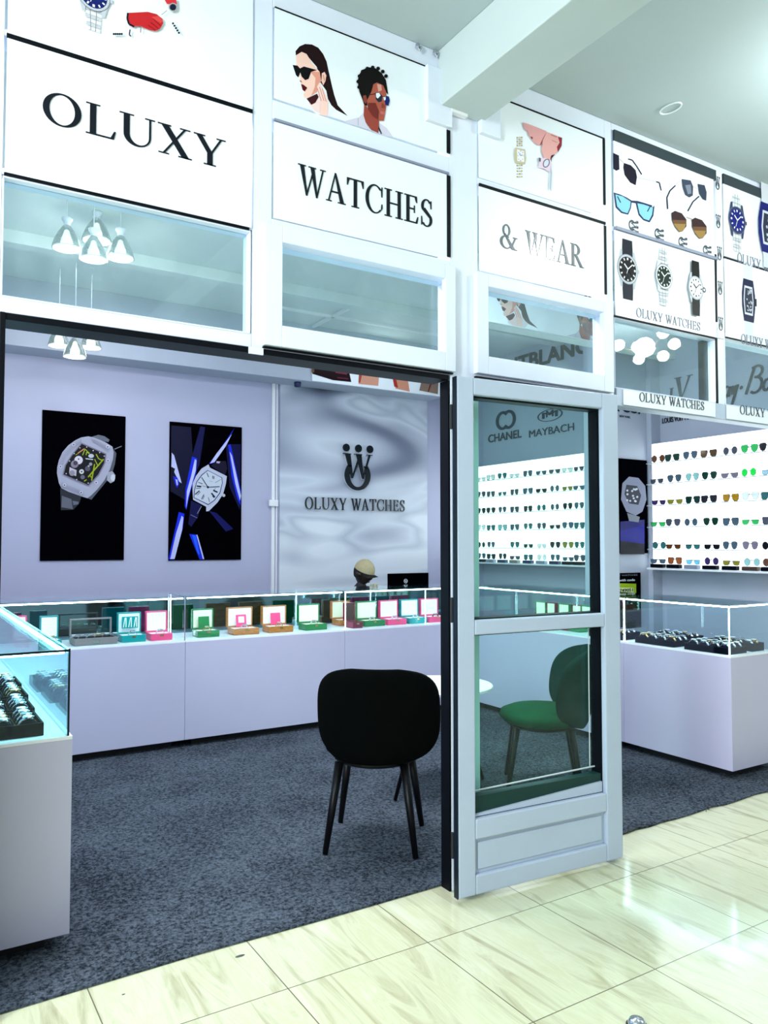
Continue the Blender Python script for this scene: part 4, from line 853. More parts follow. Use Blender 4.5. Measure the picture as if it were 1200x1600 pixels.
wall_word('wall_lettering', sans('MAYBACH', 0), (827, 683), (897, 673), (827, 672), 'MAYBACH in thin capitals, seen through the door glass')
em = _band(_el(.5, .35, .5, .62, 0, 360), _el(.5, .35, .46, .57, 0, 360)) + [[(u*.62+.19, v*.62+.1) for u, v in p_] for p_ in sans('M', .0)] + [[(u*.28+.36, v*.66+.18) for u, v in p_] for p_ in sans('M', .0)]
wall_word('wall_emblem', em, (840, 656), (879, 652), (840, 641), 'rounded triangle emblem with double M above MAYBACH', cat='emblem')
wall_word('wall_lettering', sans('LOUIS VUITTON', .01), (1035, 661), (1083, 655), (1035, 653), 'LOUIS VUITTON in small capitals above the right lit shelf', 'letter_black')
w_, gl = glyph('L', .16, .05); w2, gv = glyph('V' if False else 'Y', .16, .05)
lv = [[(u*.55, v*.62) for u, v in p_] for p_ in gl] + [[(.25, 1), (.42, 1), (.62, .16), (.56, .02)], [(.56, .02), (.62, .16), (.90, 1), (.82, 1)], [(.18, .97), (.5, .97), (.5, 1.0), (.18, 1.0)], [(.74, .97), (1, .97), (1, 1.0), (.74, 1.0)]]
wall_word('wall_emblem', lv, (1044, 632), (1079, 624), (1044, 594), 'overlapping L and V monogram seen through the right transom', 'letter_soft', cat='emblem', slant=.12)
rb = []
def strokes(pl, w=.07):
    out = []
    for P_ in pl:
        for a, b_ in zip(P_, P_[1:]):
            d = sqrt((b_[0]-a[0])**2+(b_[1]-a[1])**2) or 1; nx, ny = -(b_[1]-a[1])/d*w/2, (b_[0]-a[0])/d*w/2
            out.append([(a[0]+nx, a[1]+ny), (b_[0]+nx, b_[1]+ny), (b_[0]-nx, b_[1]-ny), (a[0]-nx, a[1]-ny)])
    return out
def arcp(cx, cy, rx, ry, a0, a1, n=8): return [(cx+rx*cos(radians(a0+(a1-a0)*i/n)), cy+ry*sin(radians(a0+(a1-a0)*i/n))) for i in range(n+1)]
ray_ban = strokes([[(-.05, .55), (.2, .85)], [(.18, 0), (.32, .95)], [(.2, .85)]+arcp(.38, .74, .16, .22, 110, -100)+[(.30, .5), (.50, .02)], arcp(.66, .22, .10, .20, 60, 380), [(.76, .4), (.78, .03)], [(.86, .4), (.90, .08), (.98, .4)], [(1.04, .42), (.92, -.35), (.82, -.42)],
                   [(1.36, 0), (1.52, .95)], [(1.44, .9)]+arcp(1.62, .76, .17, .20, 100, -110), arcp(1.64, .28, .20, .28, 100, -130), arcp(2.0, .22, .11, .20, 60, 380), [(2.11, .4), (2.14, .03)], [(2.24, .4), (2.26, .02)], [(2.26, .25)]+arcp(2.37, .25, .09, .16, 150, 0)+[(2.47, .02)]], .085) + [arcp(1.17, .28, .05, .07, 0, 340, 12)]
wall_word('wall_lettering', [[(u/2.5, v) for u, v in p_] for p_ in ray_ban], (1104, 633), (1222, 600), (1104, 592), 'slanted handwritten lettering Ray-Ban seen through the far right transom', 'letter_black', slant=.06)
wall_word('wall_lettering', sans('MONTBLANC', .03), (752, 587), (921, 560), (752, 565), 'heavy black lettering MONTBLANC seen through the third transom', 'letter_black')
a = ony(970, 641, 4.515); mb = MB(); lay(mb, sans('& CO.', .02), (a.x-.10, 4.515, a.z-.01), (1, 0, 0), (0, 0, 1), FR, .004, .34, .075)
tag(mb.build('wall_lettering', 'letter_black'), 'black lettering & CO. on the pier beside the door leaf', 'lettering')
a = ony(968, 648, 4.515); mb = MB(); lay(mb, sans('NEW YORK', 0), (a.x+.0, 4.515, a.z-.02), (1, 0, 0), (0, 0, 1), FR, .003, .13, .018)
tag(mb.build('wall_lettering', 'letter_soft'), 'tiny lettering NEW YORK below the & CO. lettering', 'lettering')
# people print on an added board, standing in for a transom reflection
t = thing('picture_panel', 'pale print of a woman and man in sunglasses standing in for a transom reflection', 'poster', (3.5, 4.29, 3.0)); MB().box(3.48, 5.5, 4.290, 4.299, 3.002, 3.45).build('board', 'sign_white', t)
q = Print(lambda x, y: ony(773+(x-125)*.169, 458+(y-285)*.150, 4.29), FR); q.zmin = 3.006; woman(q, .25)
q.to3 = lambda x, y: ony(898+(x-592)*.153, 493+(y-490)*.160, 4.29); man(q, .12); q.done('printed_picture', t)
# ---------------------------------------------------------------- pier posters
def board(name, x0, x1, y, z0, z1, mname, label, cat='poster', th=.012, fr=None):
    t = thing(name, label, cat, ((x0+x1)/2, y, z0)); MB().box(x0, x1, y, y+th, z0, z1).build('board', mname, t, bevel=.001); return t
t = board('wall_poster', 4.90, 5.478, 4.50, 1.33, 2.13, 'monitor_black', 'black and blue poster of a silver skeleton watch on the pier')
q = Print(lambda x, y: ony(x, y, 4.499), FR)
q.poly([(969, 815), (1007, 812), (1007, 858), (969, 860)], (.01, .01, .20)).poly([(969, 830), (1007, 820), (1007, 862), (969, 862)], (.01, .015, .30)).poly([(969, 845), (1007, 850), (1007, 866), (969, 866)], (.0, .0, .03))
def skeleton(q, x, y, k, tilt=1):
    
    T_ = lambda u, v: (x+u*k, y+v*k)
    q.poly([T_(*a) for a in ((-7, 28), (12, 34), (10, 42), (-4, 40))], (.25, .27, .32))
    q.poly([T_(*a) for a in ((-14, -16), (-4, -26), (10, -24), (20, -12), (22, 8), (16, 26), (6, 32), (-8, 26), (-16, 8))], (.30, .31, .40))
    q.poly([T_(*a) for a in ((-8, -14), (8, -12), (14, 2), (10, 16), (-4, 14), (-11, 0))], (.05, .055, .09))
    rn = random.Random(5)
    for i in range(14): u, v = rn.uniform(-7, 9), rn.uniform(-10, 12); q.disc(*T_(u, v), 1.6*k, (.60, .62, .68), n=8)
skeleton(q, 987, 772, 1.05); q.done('printed_picture', t)
t = board('notice_board', 5.05, 5.385, 4.505, .70, 1.165, 'monitor_black', 'black payment notice with a yellow green number card on the pier')
q = Print(lambda x, y: ony(x, y, 4.504), FR); q.poly([(955, 911), (994, 912), (994, 934), (955, 932)], (.45, .60, .03)).poly([(955, 918), (990, 918.5), (990, 926), (955, 925)], (.80, .86, .5)).done('printed_card', t)
def small(t, txt, px, py, px2, h, mname, Y=4.503, bold=.0):
    a = ony(px, py, Y); b_ = ony(px2, py, Y); mb = MB(); lay(mb, sans(txt, bold), (a.x, Y, a.z), (1, 0, 0), (0, 0, 1), FR, .001, b_.x-a.x, h); mb.build('lettering', mname, t)
small(t, 'Pay with code', 957, 909, 992, .020, 'halo_white'); small(t, '749051', 968, 925, 989, .026, 'letter_black', 4.5025, .02); small(t, 'OLUXY WATCHES', 952, 901, 996, .014, 'letter_grey')
# ---------------------------------------------------------------- back wall pictures and logo wall
YB = 6.885
t = board('wall_poster', ony(64.5, 760, YB).x, ony(195, 760, YB).x, YB, 1.272, 2.512, 'monitor_black', 'black poster of a silver skeleton watch with yellow green hands on the back wall', th=.014)
q = Print(fit(60, 630, 6.4, YB-.001), FR)
q.poly([(520, 340), (600, 316), (660, 330), (712, 365), (700, 390), (620, 370)], (.22, .23, .28)).poly([(218, 850), (430, 930), (410, 1000), (350, 1065), (225, 1070)], (.06, .065, .08)).poly([(235, 925), (330, 960), (345, 1060), (230, 1040)], (.20, .21, .25)).poly([(340, 975), (400, 985), (400, 1010), (350, 1020)], (.22, .23, .28))
q.poly([(735, 440), (780, 500), (765, 610), (740, 690), (690, 770), (600, 880), (530, 965), (490, 950), (650, 780)], (.16, .17, .21)).line(760, 460, 832, 430, 9, (.25, .26, .3)).poly([(690, 690), (740, 680), (770, 720), (760, 780), (720, 800), (685, 770)], (.45, .46, .52)).disc(745, 745, 22, (.68, .68, .74), 34)
q.poly([(185, 700), (188, 640), (205, 570), (240, 490), (300, 420), (370, 370), (430, 342), (500, 332), (560, 345), (660, 385), (740, 435), (752, 490), (745, 560), (715, 660), (660, 770), (590, 860), (530, 920), (490, 950), (440, 935), (300, 885), (230, 850), (205, 800)], (.50, .50, .60))
for i in range(6):
    k = .10*i; q.path([(200+20*i*.4, 650-6*i), (230+8*i, 520+4*i), (310+8*i, 425+6*i), (430, 355+7*i)], 2.0, (.34, .34, .42)); q.path([(225, 790+9*i), (330, 835+9*i), (450, 885+8*i)], 2.0, (.33, .33, .42)); q.path([(520+i*4, 350+8*i), (620, 392+8*i), (720-4*i, 450+9*i)], 2.0, (.34, .34, .42))
q.poly([(430, 395), (680, 505), (668, 600), (605, 725), (500, 832), (240, 718), (262, 620), (325, 520)], (.30, .28, .36)).poly([(432, 408), (668, 512), (655, 600), (595, 715), (498, 818), (252, 712), (274, 622), (335, 525)], (.012, .012, .02))
Y_ = (.42, .50, .03)
q.line(395, 500, 460, 455, 9, (.75, .38, .2)).line(370, 520, 400, 500, 5, Y_).path([(440, 520), (465, 460), (510, 505), (480, 490), (475, 520)], 9, Y_).path([(575, 510), (600, 555), (640, 575)], 10, Y_).line(650, 560, 495, 740, 13, Y_).line(560, 560, 590, 620, 9, Y_).line(560, 610, 530, 775, 12, Y_).line(510, 720, 530, 745, 9, Y_).line(455, 780, 480, 765, 10, Y_)
q.disc(400, 570, 42, (.72, .68, .74)).disc(400, 560, 8, (.1, .1, .12)).disc(360, 610, 38, (.35, .3, .38)).disc(368, 600, 22, (.12, .1, .14)).poly([(310, 640), (380, 670), (375, 730), (305, 700)], (.62, .56, .64)).disc(335, 700, 28, (.38, .36, .42)).disc(430, 685, 24, (.68, .68, .72)).disc(430, 685, 8, (.1, .1, .12)).disc(525, 528, 28, (.6, .62, .68), 20).line(470, 555, 545, 565, 8, (.75, .78, .82)).disc(520, 610, 16, (.4, .42, .46)).disc(490, 655, 26, (.16, .16, .2)).disc(440, 740, 22, (.22, .22, .27)).disc(500, 630, 10, (.5, .5, .55))
for a in ((350, 415), (690, 438), (693, 575), (575, 795), (425, 895), (258, 820), (218, 635)): q.disc(*a, 17, (.70, .68, .78), n=14).disc(*a, 9, (.22, .22, .28), n=10)
for a in ((412, 448), (480, 440), (545, 475), (610, 495), (655, 530), (275, 705), (380, 765), (495, 800), (310, 580), (355, 505)): q.disc(*a, 6, (.7, .7, .75), n=8)
q.done('printed_picture', t)
t = board('wall_poster', ony(264.5, 760, YB).x, ony(377.5, 760, YB).x, YB, 1.262, 2.502, 'monitor_black', 'dark blue poster of a white dialled barrel watch on the back wall', th=.014)
q = Print(fit(250, 650, 6.807, YB-.001), FR); bl = (.01, .012, .30); br = (.02, .06, .75); wh = (.62, .64, .90)
q.poly([(120, 100), (330, 120), (360, 600), (280, 900), (110, 800)], (.006, .006, .06)).poly([(430, 110), (480, 120), (420, 520), (330, 700), (340, 430)], (.008, .008, .12)).poly([(700, 300), (860, 300), (850, 1000), (740, 760)], (.008, .008, .10))
q.poly([(125, 390), (150, 420), (230, 715), (205, 700), (120, 540)], wh).poly([(120, 540), (160, 560), (140, 640), (118, 620)], (.0, .0, .02)).poly([(140, 640), (185, 655), (205, 720), (180, 765), (160, 720)], br).poly([(165, 670), (185, 680), (190, 730), (178, 740)], wh)
q.poly([(340, 430), (395, 450), (385, 600), (330, 780), (300, 900), (280, 1000), (262, 960), (270, 780)], br).poly([(370, 460), (388, 470), (380, 580), (340, 720), (300, 860), (278, 985), (285, 800), (330, 640)], wh)
q.poly([(790, 130), (760, 190), (570, 500), (520, 510), (640, 350)], br).poly([(765, 190), (700, 320), (580, 490), (530, 505), (600, 400)], wh)
q.poly([(725, 310), (750, 300), (860, 800), (855, 950), (820, 880), (760, 640)], br).poly([(740, 380), (765, 420), (862, 850), (850, 900), (800, 720)], wh)
q.poly([(200, 1020), (260, 1040), (240, 1200), (150, 1525), (88, 1525)], br).poly([(230, 1060), (248, 1080), (235, 1210), (155, 1520), (108, 1522), (170, 1250)], wh).poly([(310, 1255), (395, 1262), (460, 1525), (420, 1525)], br).poly([(385, 1262), (398, 1265), (470, 1520), (455, 1522)], wh).poly([(340, 1265), (380, 1270), (420, 1480), (400, 1460)], (.05, .2, .95)).poly([(520, 1010), (600, 1030), (780, 1200), (700, 1230)], (.008, .01, .16))
q.poly([(540, 530), (600, 478), (700, 480), (715, 560), (690, 630)], (.02, .015, .06)).poly([(600, 480), (640, 485), (630, 505), (600, 500)], (.6, .5, .7)).poly([(330, 900), (440, 950), (400, 1080), (330, 1180), (300, 1150)], (.012, .012, .12)).line(440, 960, 395, 1040, 6, (.4, .4, .5)).line(325, 1050, 395, 1085, 5, (.3, .3, .45))
q.poly([(345, 790), (345, 720), (380, 640), (440, 560), (515, 515), (530, 550), (690, 630), (710, 640), (700, 720), (670, 830), (610, 920), (520, 1010), (490, 1015), (490, 965), (350, 890)], (.60, .62, .74)).poly([(505, 575), (660, 655), (665, 710), (640, 820), (580, 900), (512, 948), (355, 870), (362, 790), (385, 700), (440, 625)], (.05, .06, .2)).poly([(507, 582), (653, 658), (658, 712), (632, 815), (575, 893), (512, 938), (363, 866), (370, 790), (392, 704), (446, 632)], (.66, .70, .78))
dk = (.03, .03, .08)
for a in ((497, 605, 515, 650, 8), (560, 635, 560, 668, 7), (572, 640, 572, 672, 7), (585, 710, 645, 675, 4), (405, 705, 450, 722, 7), (388, 745, 438, 752, 16), (383, 770, 430, 768, 7), (372, 835, 418, 795, 12), (395, 842, 428, 805, 6), (465, 835, 440, 885, 8), (470, 850, 452, 888, 5), (512, 865, 525, 915, 6), (565, 790, 610, 812, 16), (545, 820, 582, 865, 16), (556, 850, 575, 870, 9), (565, 790, 590, 770, 4)): q.line(*a, dk)
q.line(508, 758, 440, 652, 8, dk).line(508, 758, 632, 752, 8, dk).line(508, 758, 445, 742, 3, dk).disc(508, 758, 12, dk).line(520, 690, 560, 700, 4, (.4, .42, .5)).disc(675, 845, 17, (.6, .6, .68), n=12)
q.done('printed_picture', t)
# marble logo wall
t = thing('logo_wall', 'swirled grey marble effect wall panel carrying the crown logo', 'wall panel', (3.96, 6.88, 0)); MB().box(3.10, 4.83, 6.875, 6.899, 0, 2.95).build('panel', 'marble', t)
YL = 6.845
a = ony(475, 797, YL); b_ = ony(632, 797, YL)
def raised(polys, org, sx, sy, nm):
    mb = MB(); lay(mb, polys, org, (1, 0, 0), (0, 0, 1), FR, .012, sx, sy); mb.build(nm, 'letter_gloss', t)
    mb = MB(); lay(mb, [[(u, v) for u, v in p_] for p_ in polys], (org[0]+.004, org[1]+.016, org[2]-.004), (1, 0, 0), (0, 0, 1), FR, .014, sx, sy); mb.build(nm+'_return', 'halo_white', t)
wdt = ony(632, 795, YL).x-ony(476, 797, YL).x
raised(serif('OLUXY WATCHES', 1.0, .12, .055, .07), (ony(476, 797, YL).x, YL, 1.748), wdt, .118, 'lettering')
lx = ony(537, 730, YL).x; raised(crown_logo(), (lx, YL, 1.955), (ony(579, 730, YL).x-lx), .285, 'crown_logo')
# cable conduit beside the panel
t = thing('cable_conduit', 'white vertical cable conduit with a small switch box left of the logo wall', 'conduit', (3.05, 6.89, 0)); MB().box(3.02, 3.05, 6.878, 6.899, 0, 2.95).box(3.065, 3.078, 6.884, 6.899, 0, 2.95).build('trunking', 'white_plastic', t)
c = ony(428, 786, 6.86); MB().box(c.x-.05, c.x+.04, 6.85, 6.878, c.z-.03, c.z+.03).build('switch_box', 'white_plastic', t, bevel=.004)
o = MB().lathe([(.0, -.03), (.03, -.025), (.034, 0), (.034, .02)], (3.20, 6.70, 2.93), 20).build('security_camera', 'navy', smooth=True); tag(o, 'small dark blue dome camera under the white bulkhead', 'camera')
# frieze posters on the bulkhead
t = board('wall_poster', 3.30, 4.80, 6.588, 2.955, 3.22, 'sign_white', 'strip poster of dark packaging and watches on wrists above the logo wall', th=.010)
q = Print(lambda x, y: ony(x, y, 6.587), FR)
q.poly([(487, 548), (540, 555), (549, 597), (520, 594), (488, 584)], (.035, .010, .018)).poly([(487, 548), (491, 548), (491, 582), (487, 582)], (.25, .18, .12)).line(530, 572, 541, 575, 3, (.35, .06, .14)).line(524, 581, 542, 584, 3, (.35, .06, .14)).line(527, 590, 544, 592, 2, (.22, .04, .1))
q.poly([(565, 560), (594, 560), (591, 603), (560, 600)], (.72, .42, .32)).poly([(562, 562), (570, 562), (563, 598), (560, 598)], (.45, .12, .08)).poly([(575, 576), (598, 579), (596, 586), (577, 583)], (.05, .05, .09)).poly([(610, 570), (634, 572), (640, 612), (618, 607)], (.70, .38, .28)).poly([(612, 583), (628, 586), (627, 593), (614, 590)], (.06, .06, .12)).poly([(610, 575), (615, 575), (622, 606), (616, 604)], (.5, .08, .06))
q.poly([(660, 588), (685, 594), (684, 616), (655, 610)], (.36, .27, .22)).poly([(674, 592), (677, 592), (670, 612), (668, 612)], (.22, .03, .03)).done('printed_picture', t)
# ---------------------------------------------------------------- chairs and table
def superx(v, W, n=3.2): return W*(1-abs(2*v-1)**n)**(1/n)
def make_chair(label, back_m, seat_m, loc, rz, bw=.27, bh=.41, z0=.44, rnd=3.4, wrap=1.6, sz=.445):
    """faces +Y in its own frame; backrest at -Y"""
    t = thing('lounge_chair', label, 'chair', loc, rz, 'velvet chairs around the small table')
    nu, nv = 18, 16; vs = []; fs = []
    for side in (0, 1):
        for j in range(nv+1):
            a = -pi/2+pi*j/nv; vv = .5+.5*sin(a)
            W_ = bw*(max(0, 1-abs(sin(a))**rnd))**(1/rnd) if 0 < j < nv else .0
            W_ = max(W_, .10 if j in (0, nv) else .0)
            for i in range(nu+1):
                u = -1+2*i/nu; x = W_*sin(u*pi/2); yb = -.235 - .06*(vv) + wrap*x*x
                e_ = max(0, 1-(abs(u)**4))*max(0, 1-abs(2*vv-1)**6); thk = .012+.026*e_
                vs.append((x, yb + (thk if side == 0 else -thk), z0+bh*vv))
    M_ = (nu+1)*(nv+1)
    for j in range(nv):
        for i in range(nu):
            a = j*(nu+1)+i; fs.append((a+1, a, a+nu+1, a+nu+2)); fs.append((M_+a, M_+a+1, M_+a+nu+2, M_+a+nu+1))
    rim = [i for i in range(nu+1)] + [(j+1)*(nu+1)-1 for j in range(1, nv+1)] + [nv*(nu+1)+i for i in range(nu-1, -1, -1)] + [j*(nu+1) for j in range(nv-1, 0, -1)]
    for k in range(len(rim)): a, b_ = rim[k], rim[(k+1) % len(rim)]; fs.append((a, b_, M_+b_, M_+a))
    mb = MB(); mb.add(vs, fs); mb.build('backrest', back_m, t, smooth=True, local=True, subd=1).location = (.030, 0, 0)
    sp_ = [(0, -.045), (.15, -.045), (.205, -.028), (.238, .005), (.228, .035), (.18, .055), (.08, .062), (0, .063)]
    MB().lathe(sp_, (0, .0, sz), 32, sx=1.0, sy=1.04).build('seat', seat_m, t, smooth=True, local=True)
    MB().lathe([(.0, -.012), (.18, -.012), (.20, 0), (.20, .012), (0, .012)], (0, 0, sz-.040), 32).build('seat_base', 'leg_black', t, local=True, bevel=.002)
    for sx in (-1, 1):
        for sy in (-1, 1): MB().tube([(sx*.150, sy*.150, sz-.035), (sx*.205, sy*.205, .0135)], [.022, .013], 12).build('leg', 'leg_black', t, smooth=True, local=True)
    return t
make_chair('velvet chair darkened to near black for shade, seen from behind on the blue grey carpet', 'velvet_shaded', 'velvet_shaded', (1.955, 3.215, 0), math.atan2(-.62, .78), bw=.285, bh=.43, z0=.43)
make_chair('green velvet chair with round back seen through the lower door glass', 'velvet_teal', 'velvet_green', (3.19, 3.39, 0), radians(50), bw=.285, bh=.455, rnd=3.0, z0=.365, wrap=2.3, sz=.415)
t = thing('side_table', 'small round white table on black splayed legs between the chairs', 'table', (2.66, 3.66, 0))
MB().lathe([(0, 0), (.27, 0), (.30, .008), (.30, .020), (.295, .024), (0, .024)], (2.66, 3.66, .585), 40).build('tabletop', 'table_white', t)
for k in range(4):
    a = radians(5+90*k); MB().tube([(2.66+.13*cos(a+pi), 3.66+.13*sin(a+pi), .585), (2.66+.33*cos(a+pi), 3.66+.33*sin(a+pi), .0135)], [.015, .010], 10).build('leg', 'leg_black', t, smooth=True)
# ---------------------------------------------------------------- desk, monitor and person behind the counter
t = thing('desk', 'white desk behind the back counter under the monitor', 'desk', (4.3, 6.25, 0))
MB().box(3.84, 4.78, 5.98, 6.50, .72, .745).build('worktop', 'desk_white', t); 
for x in (3.86, 4.73): MB().box(x, x+.025, 6.0, 6.48, .009, .72).build('side_panel', 'desk_white', t)
t = thing('monitor', 'black computer monitor seen from behind with a round badge', 'monitor', (4.05, 6.1, .745))
MB().box(3.835, 4.285, 6.08, 6.105, .84, 1.135).build('casing', 'monitor_black', t, bevel=.004)
MB().box(4.02, 4.09, 6.10, 6.12, .755, .95).box(3.96, 4.15, 6.04, 6.18, .745, .755).build('stand', 'monitor_black', t)
bx = ony(634, 908, 6.078)
mb = MB(); lay(mb, _band(_el(0, 0, .020, .020), _el(0, 0, .016, .016)) + [[((u-.5)*.020, (v-.35)*.017) for u, v in p_] for p_ in sans('hp', .01)], (bx.x, 6.0795, bx.z), (1, 0, 0), (0, 0, 1), FR, .001); mb.build('round_badge', 'halo_white', t)
# person
PXY = (3.585, 6.22)
t = thing('person', 'person in a tan cap and dark top sitting with bowed head behind the counter', 'person', (PXY[0], PXY[1], 0))
def skin_body(name, verts, edges, radii, m_, parent, sub=2, root=0):
    me = bpy.data.meshes.new(name); me.from_pydata(verts, edges, []); me.update(); o = bpy.data.objects.new(name, me); COL.objects.link(o); o.parent = parent
    md = o.modifiers.new('skin', 'SKIN'); md.use_smooth_shade = True
    me.skin_vertices.new() if not me.skin_vertices else None
    for i, r in enumerate(radii):
        sv = me.skin_vertices[0].data[i]; sv.radius = (r, r) if not isinstance(r, tuple) else r; sv.use_root = (i == root)
    o.modifiers.new('sub', 'SUBSURF').levels = sub; o.modifiers['sub'].render_levels = sub; me.materials.append(MATS[m_]); return o
bv = [(0, .05, .50), (0, .04, .68), (0, .0, .88), (0, -.01, .97), (.02, -.03, 1.02), (.03, -.045, 1.06),
      (-.17, .0, .93), (-.23, -.06, .72), (-.10, -.20, .77), (.17, -.02, .93), (.24, -.10, .76), (.12, -.22, .80),
      (-.10, -.05, .49), (-.12, -.24, .49), (-.12, -.20, .06), (.10, -.05, .49), (.12, -.24, .49), (.12, -.20, .06), (-.12, -.28, .04), (.12, -.28, .04)]
be = [(0, 1), (1, 2), (2, 3), (3, 4), (4, 5), (2, 6), (6, 7), (7, 8), (2, 9), (9, 10), (10, 11), (0, 12), (12, 13), (13, 14), (0, 15), (15, 16), (16, 17), (14, 18), (17, 19)]
rr = [.15, .135, .14, .075, .052, .050, .065, .045, .032, .065, .045, .032, .085, .062, .040, .085, .062, .040, .035, .035]
body = skin_body('body', bv, be, rr, 'shirt_dark', t)
hd = MB(); n = 24; prof = []
def head_pt(th, ph):
    x = .074*sin(ph)*cos(th); y = .094*sin(ph)*sin(th); z = .118*cos(ph)
    if z < 0: x *= 1+z*2.2; y *= 1+z*1.3
    if y < 0: y *= .96
    if abs(th+pi/2) < .18 and -.035 < z < .02: y -= .018*(1-abs(z+.012)/.035)
    if abs(th+pi/2) < .4 and -.07 < z < -.05: y -= .005
    return (x, y, z)
vs = []; fs = []; nt_, np_ = 32, 24
for j in range(np_+1):
    for i in range(nt_): vs.append(head_pt(-pi+2*pi*i/nt_, pi*j/np_))
for j in range(np_):
    for i in range(nt_): fs.append((j*nt_+i, (j+1)*nt_+i, (j+1)*nt_+(i+1) % nt_, j*nt_+(i+1) % nt_))
HR = Matrix.Translation(Vector((.035, -.06, 1.145))) @ Matrix.Rotation(radians(26), 4, 'Z') @ Matrix.Rotation(radians(24), 4, 'X') @ Matrix.Rotation(radians(-4), 4, 'Y')
head = MB(); head.add([HR @ Vector(p_) for p_ in vs], fs)
for s_ in (-1, 1): head.lathe([(.0, -.004), (.018, -.004), (.02, .004), (0, .006)], (0, 0, 0), 12, T=(HR.to_3x3() @ Matrix.Rotation(s_*pi/2, 3, 'Y')), sy=1.5)
for i in range(-24*2*2, 0): pass
k_ = len(head.v)//1
# move ears to the sides
ne = 4*12
for q_, s_ in ((len(head.v)-2*ne, -1), (len(head.v)-ne, 1)):
    for i in range(q_, q_+ne): head.v[i] = head.v[i] + (HR @ Vector((s_*.076, .008, -.008)))
hobj = head.build('head', 'skin_dark', t, smooth=True, local=True)
eye = MB()
for s_ in (-1, 1): eye.lathe([(0, -.008), (.007, -.005), (.009, 0), (.007, .005), (0, .008)], HR @ Vector((s_*.028, -.078, .0)), 10)
eye.build('eyes', 'hair_black', hobj, local=True, smooth=True)
lp = MB(); lp.tube([HR @ Vector((x_, -.074-.004*(1-abs(x_)/.022), -.058)) for x_ in (-.022, -.011, 0, .011, .022)], [.002, .005, .006, .005, .002], 8); lp.build('mouth', 'brown_dark', hobj, local=True, smooth=True)
hr = MB(); hv = []; hf = []
for j in range(9):
    for i in range(17): th_ = radians(-25)+radians(230)*i/16; ph_ = radians(55)+radians(62)*j/8; p_ = Vector(head_pt(th_ if th_ <= pi else th_-2*pi, ph_)); hv.append(HR @ (p_*1.10+Vector((0, .004, 0))))
for j in range(8):
    for i in range(16): a_ = j*17+i; hf.append((a_, a_+17, a_+18, a_+1))
hr.add(hv, hf); hr.build('hair', 'hair_black', hobj, local=True, smooth=True)
cpv = []; cpf = []
for j in range(10):
    for i in range(32): a_ = 2*pi*i/32; ph_ = radians(86)*j/9; cpv.append(HR @ Vector((.086*sin(ph_)*cos(a_), .103*sin(ph_)*sin(a_)+.004, .018+.108*cos(ph_))))
for j in range(9):
    for i in range(32): cpf.append((j*32+i, (j+1)*32+i, (j+1)*32+(i+1) % 32, j*32+(i+1) % 32))
cap = MB(); cap.add(cpv, cpf); cap.lathe([(.0, 0), (.006, 0), (.006, .004), (0, .006)], HR @ Vector((0, .004, .126)), 10); capo = cap.build('cap', 'cap_tan', t, smooth=True, local=True)
bm_ = MB(); bp_ = [(-.078, -.060), (-.070, -.105), (-.045, -.128), (0, -.136), (.045, -.128), (.070, -.105), (.078, -.060), (.045, -.088), (0, -.098), (-.045, -.088)]
bm_.prism(bp_, lambda u, v, w: HR @ Vector((u, v, .018-.9*u*u*4+w)), .005); bm_.build('cap_brim', 'hair_black', capo, local=True)
# hands near the chin
def hand(parent, origin, R_, m_):
    mb = MB(); mb.lathe([(0, -.045), (.022, -.04), (.036, -.01), (.040, .02), (.034, .04), (0, .045)], origin, 14, T=R_, sx=1, sy=.40)
    for k, (x_, L_) in enumerate(((-.030, .062), (-.010, .072), (.011, .068), (.030, .052))):
        mb.tube([Vector(origin)+R_ @ Vector(p_) for p_ in ((x_, 0, .035), (x_*1.05, -.004, .035+L_*.45), (x_*1.05, -.020, .035+L_*.8), (x_, -.034, .035+L_*.85))], [.0095, .009, .008, .006], 8)
    mb.tube([Vector(origin)+R_ @ Vector(p_) for p_ in ((.03, 0, -.025), (.055, -.012, .0), (.060, -.024, .03))], [.012, .010, .008], 8)
    return mb.build('hand', m_, parent, smooth=True, local=True)
hand(t, (.14, -.235, .84), Matrix.Rotation(radians(20), 3, 'Y') @ Matrix.Rotation(radians(-25), 3, 'X'), 'skin_dark')
hand(t, (-.06, -.235, .80), Matrix.Rotation(radians(40), 3, 'Y') @ Matrix.Rotation(radians(-50), 3, 'X'), 'skin_dark')
c = ony(584, 917, 5.70); o = MB()
for k in range(4): o.lathe([(.006, -.004), (.010, -.002), (.010, .002), (.006, .004)], (c.x-.03+.02*k, 5.70, ZG+.015), 12, T=Matrix.Rotation(pi/2, 3, 'X'))
o.box(c.x-.042, c.x+.042, 5.69, 5.71, ZG+.001, ZG+.006); tag(o.build('ring_stand', 'cloth_print', bevel=.001), 'small pale stand with rings on the counter glass beside the person', 'stand')
t = thing('stool', 'dark stool under the person behind the counter', 'stool', (3.585, 6.36, 0)); MB().lathe([(0, 0), (.19, 0), (.2, .02), (.19, .05), (0, .055)], (3.585, 6.30, .33), 24).build('seat', 'leg_black', t)
for k in range(4): a = pi/4+k*pi/2; MB().tube([(3.585+.12*cos(a), 6.30+.12*sin(a), .33), (3.585+.18*cos(a), 6.30+.18*sin(a), .014)], .014, 8).build('leg', 'leg_black', t)
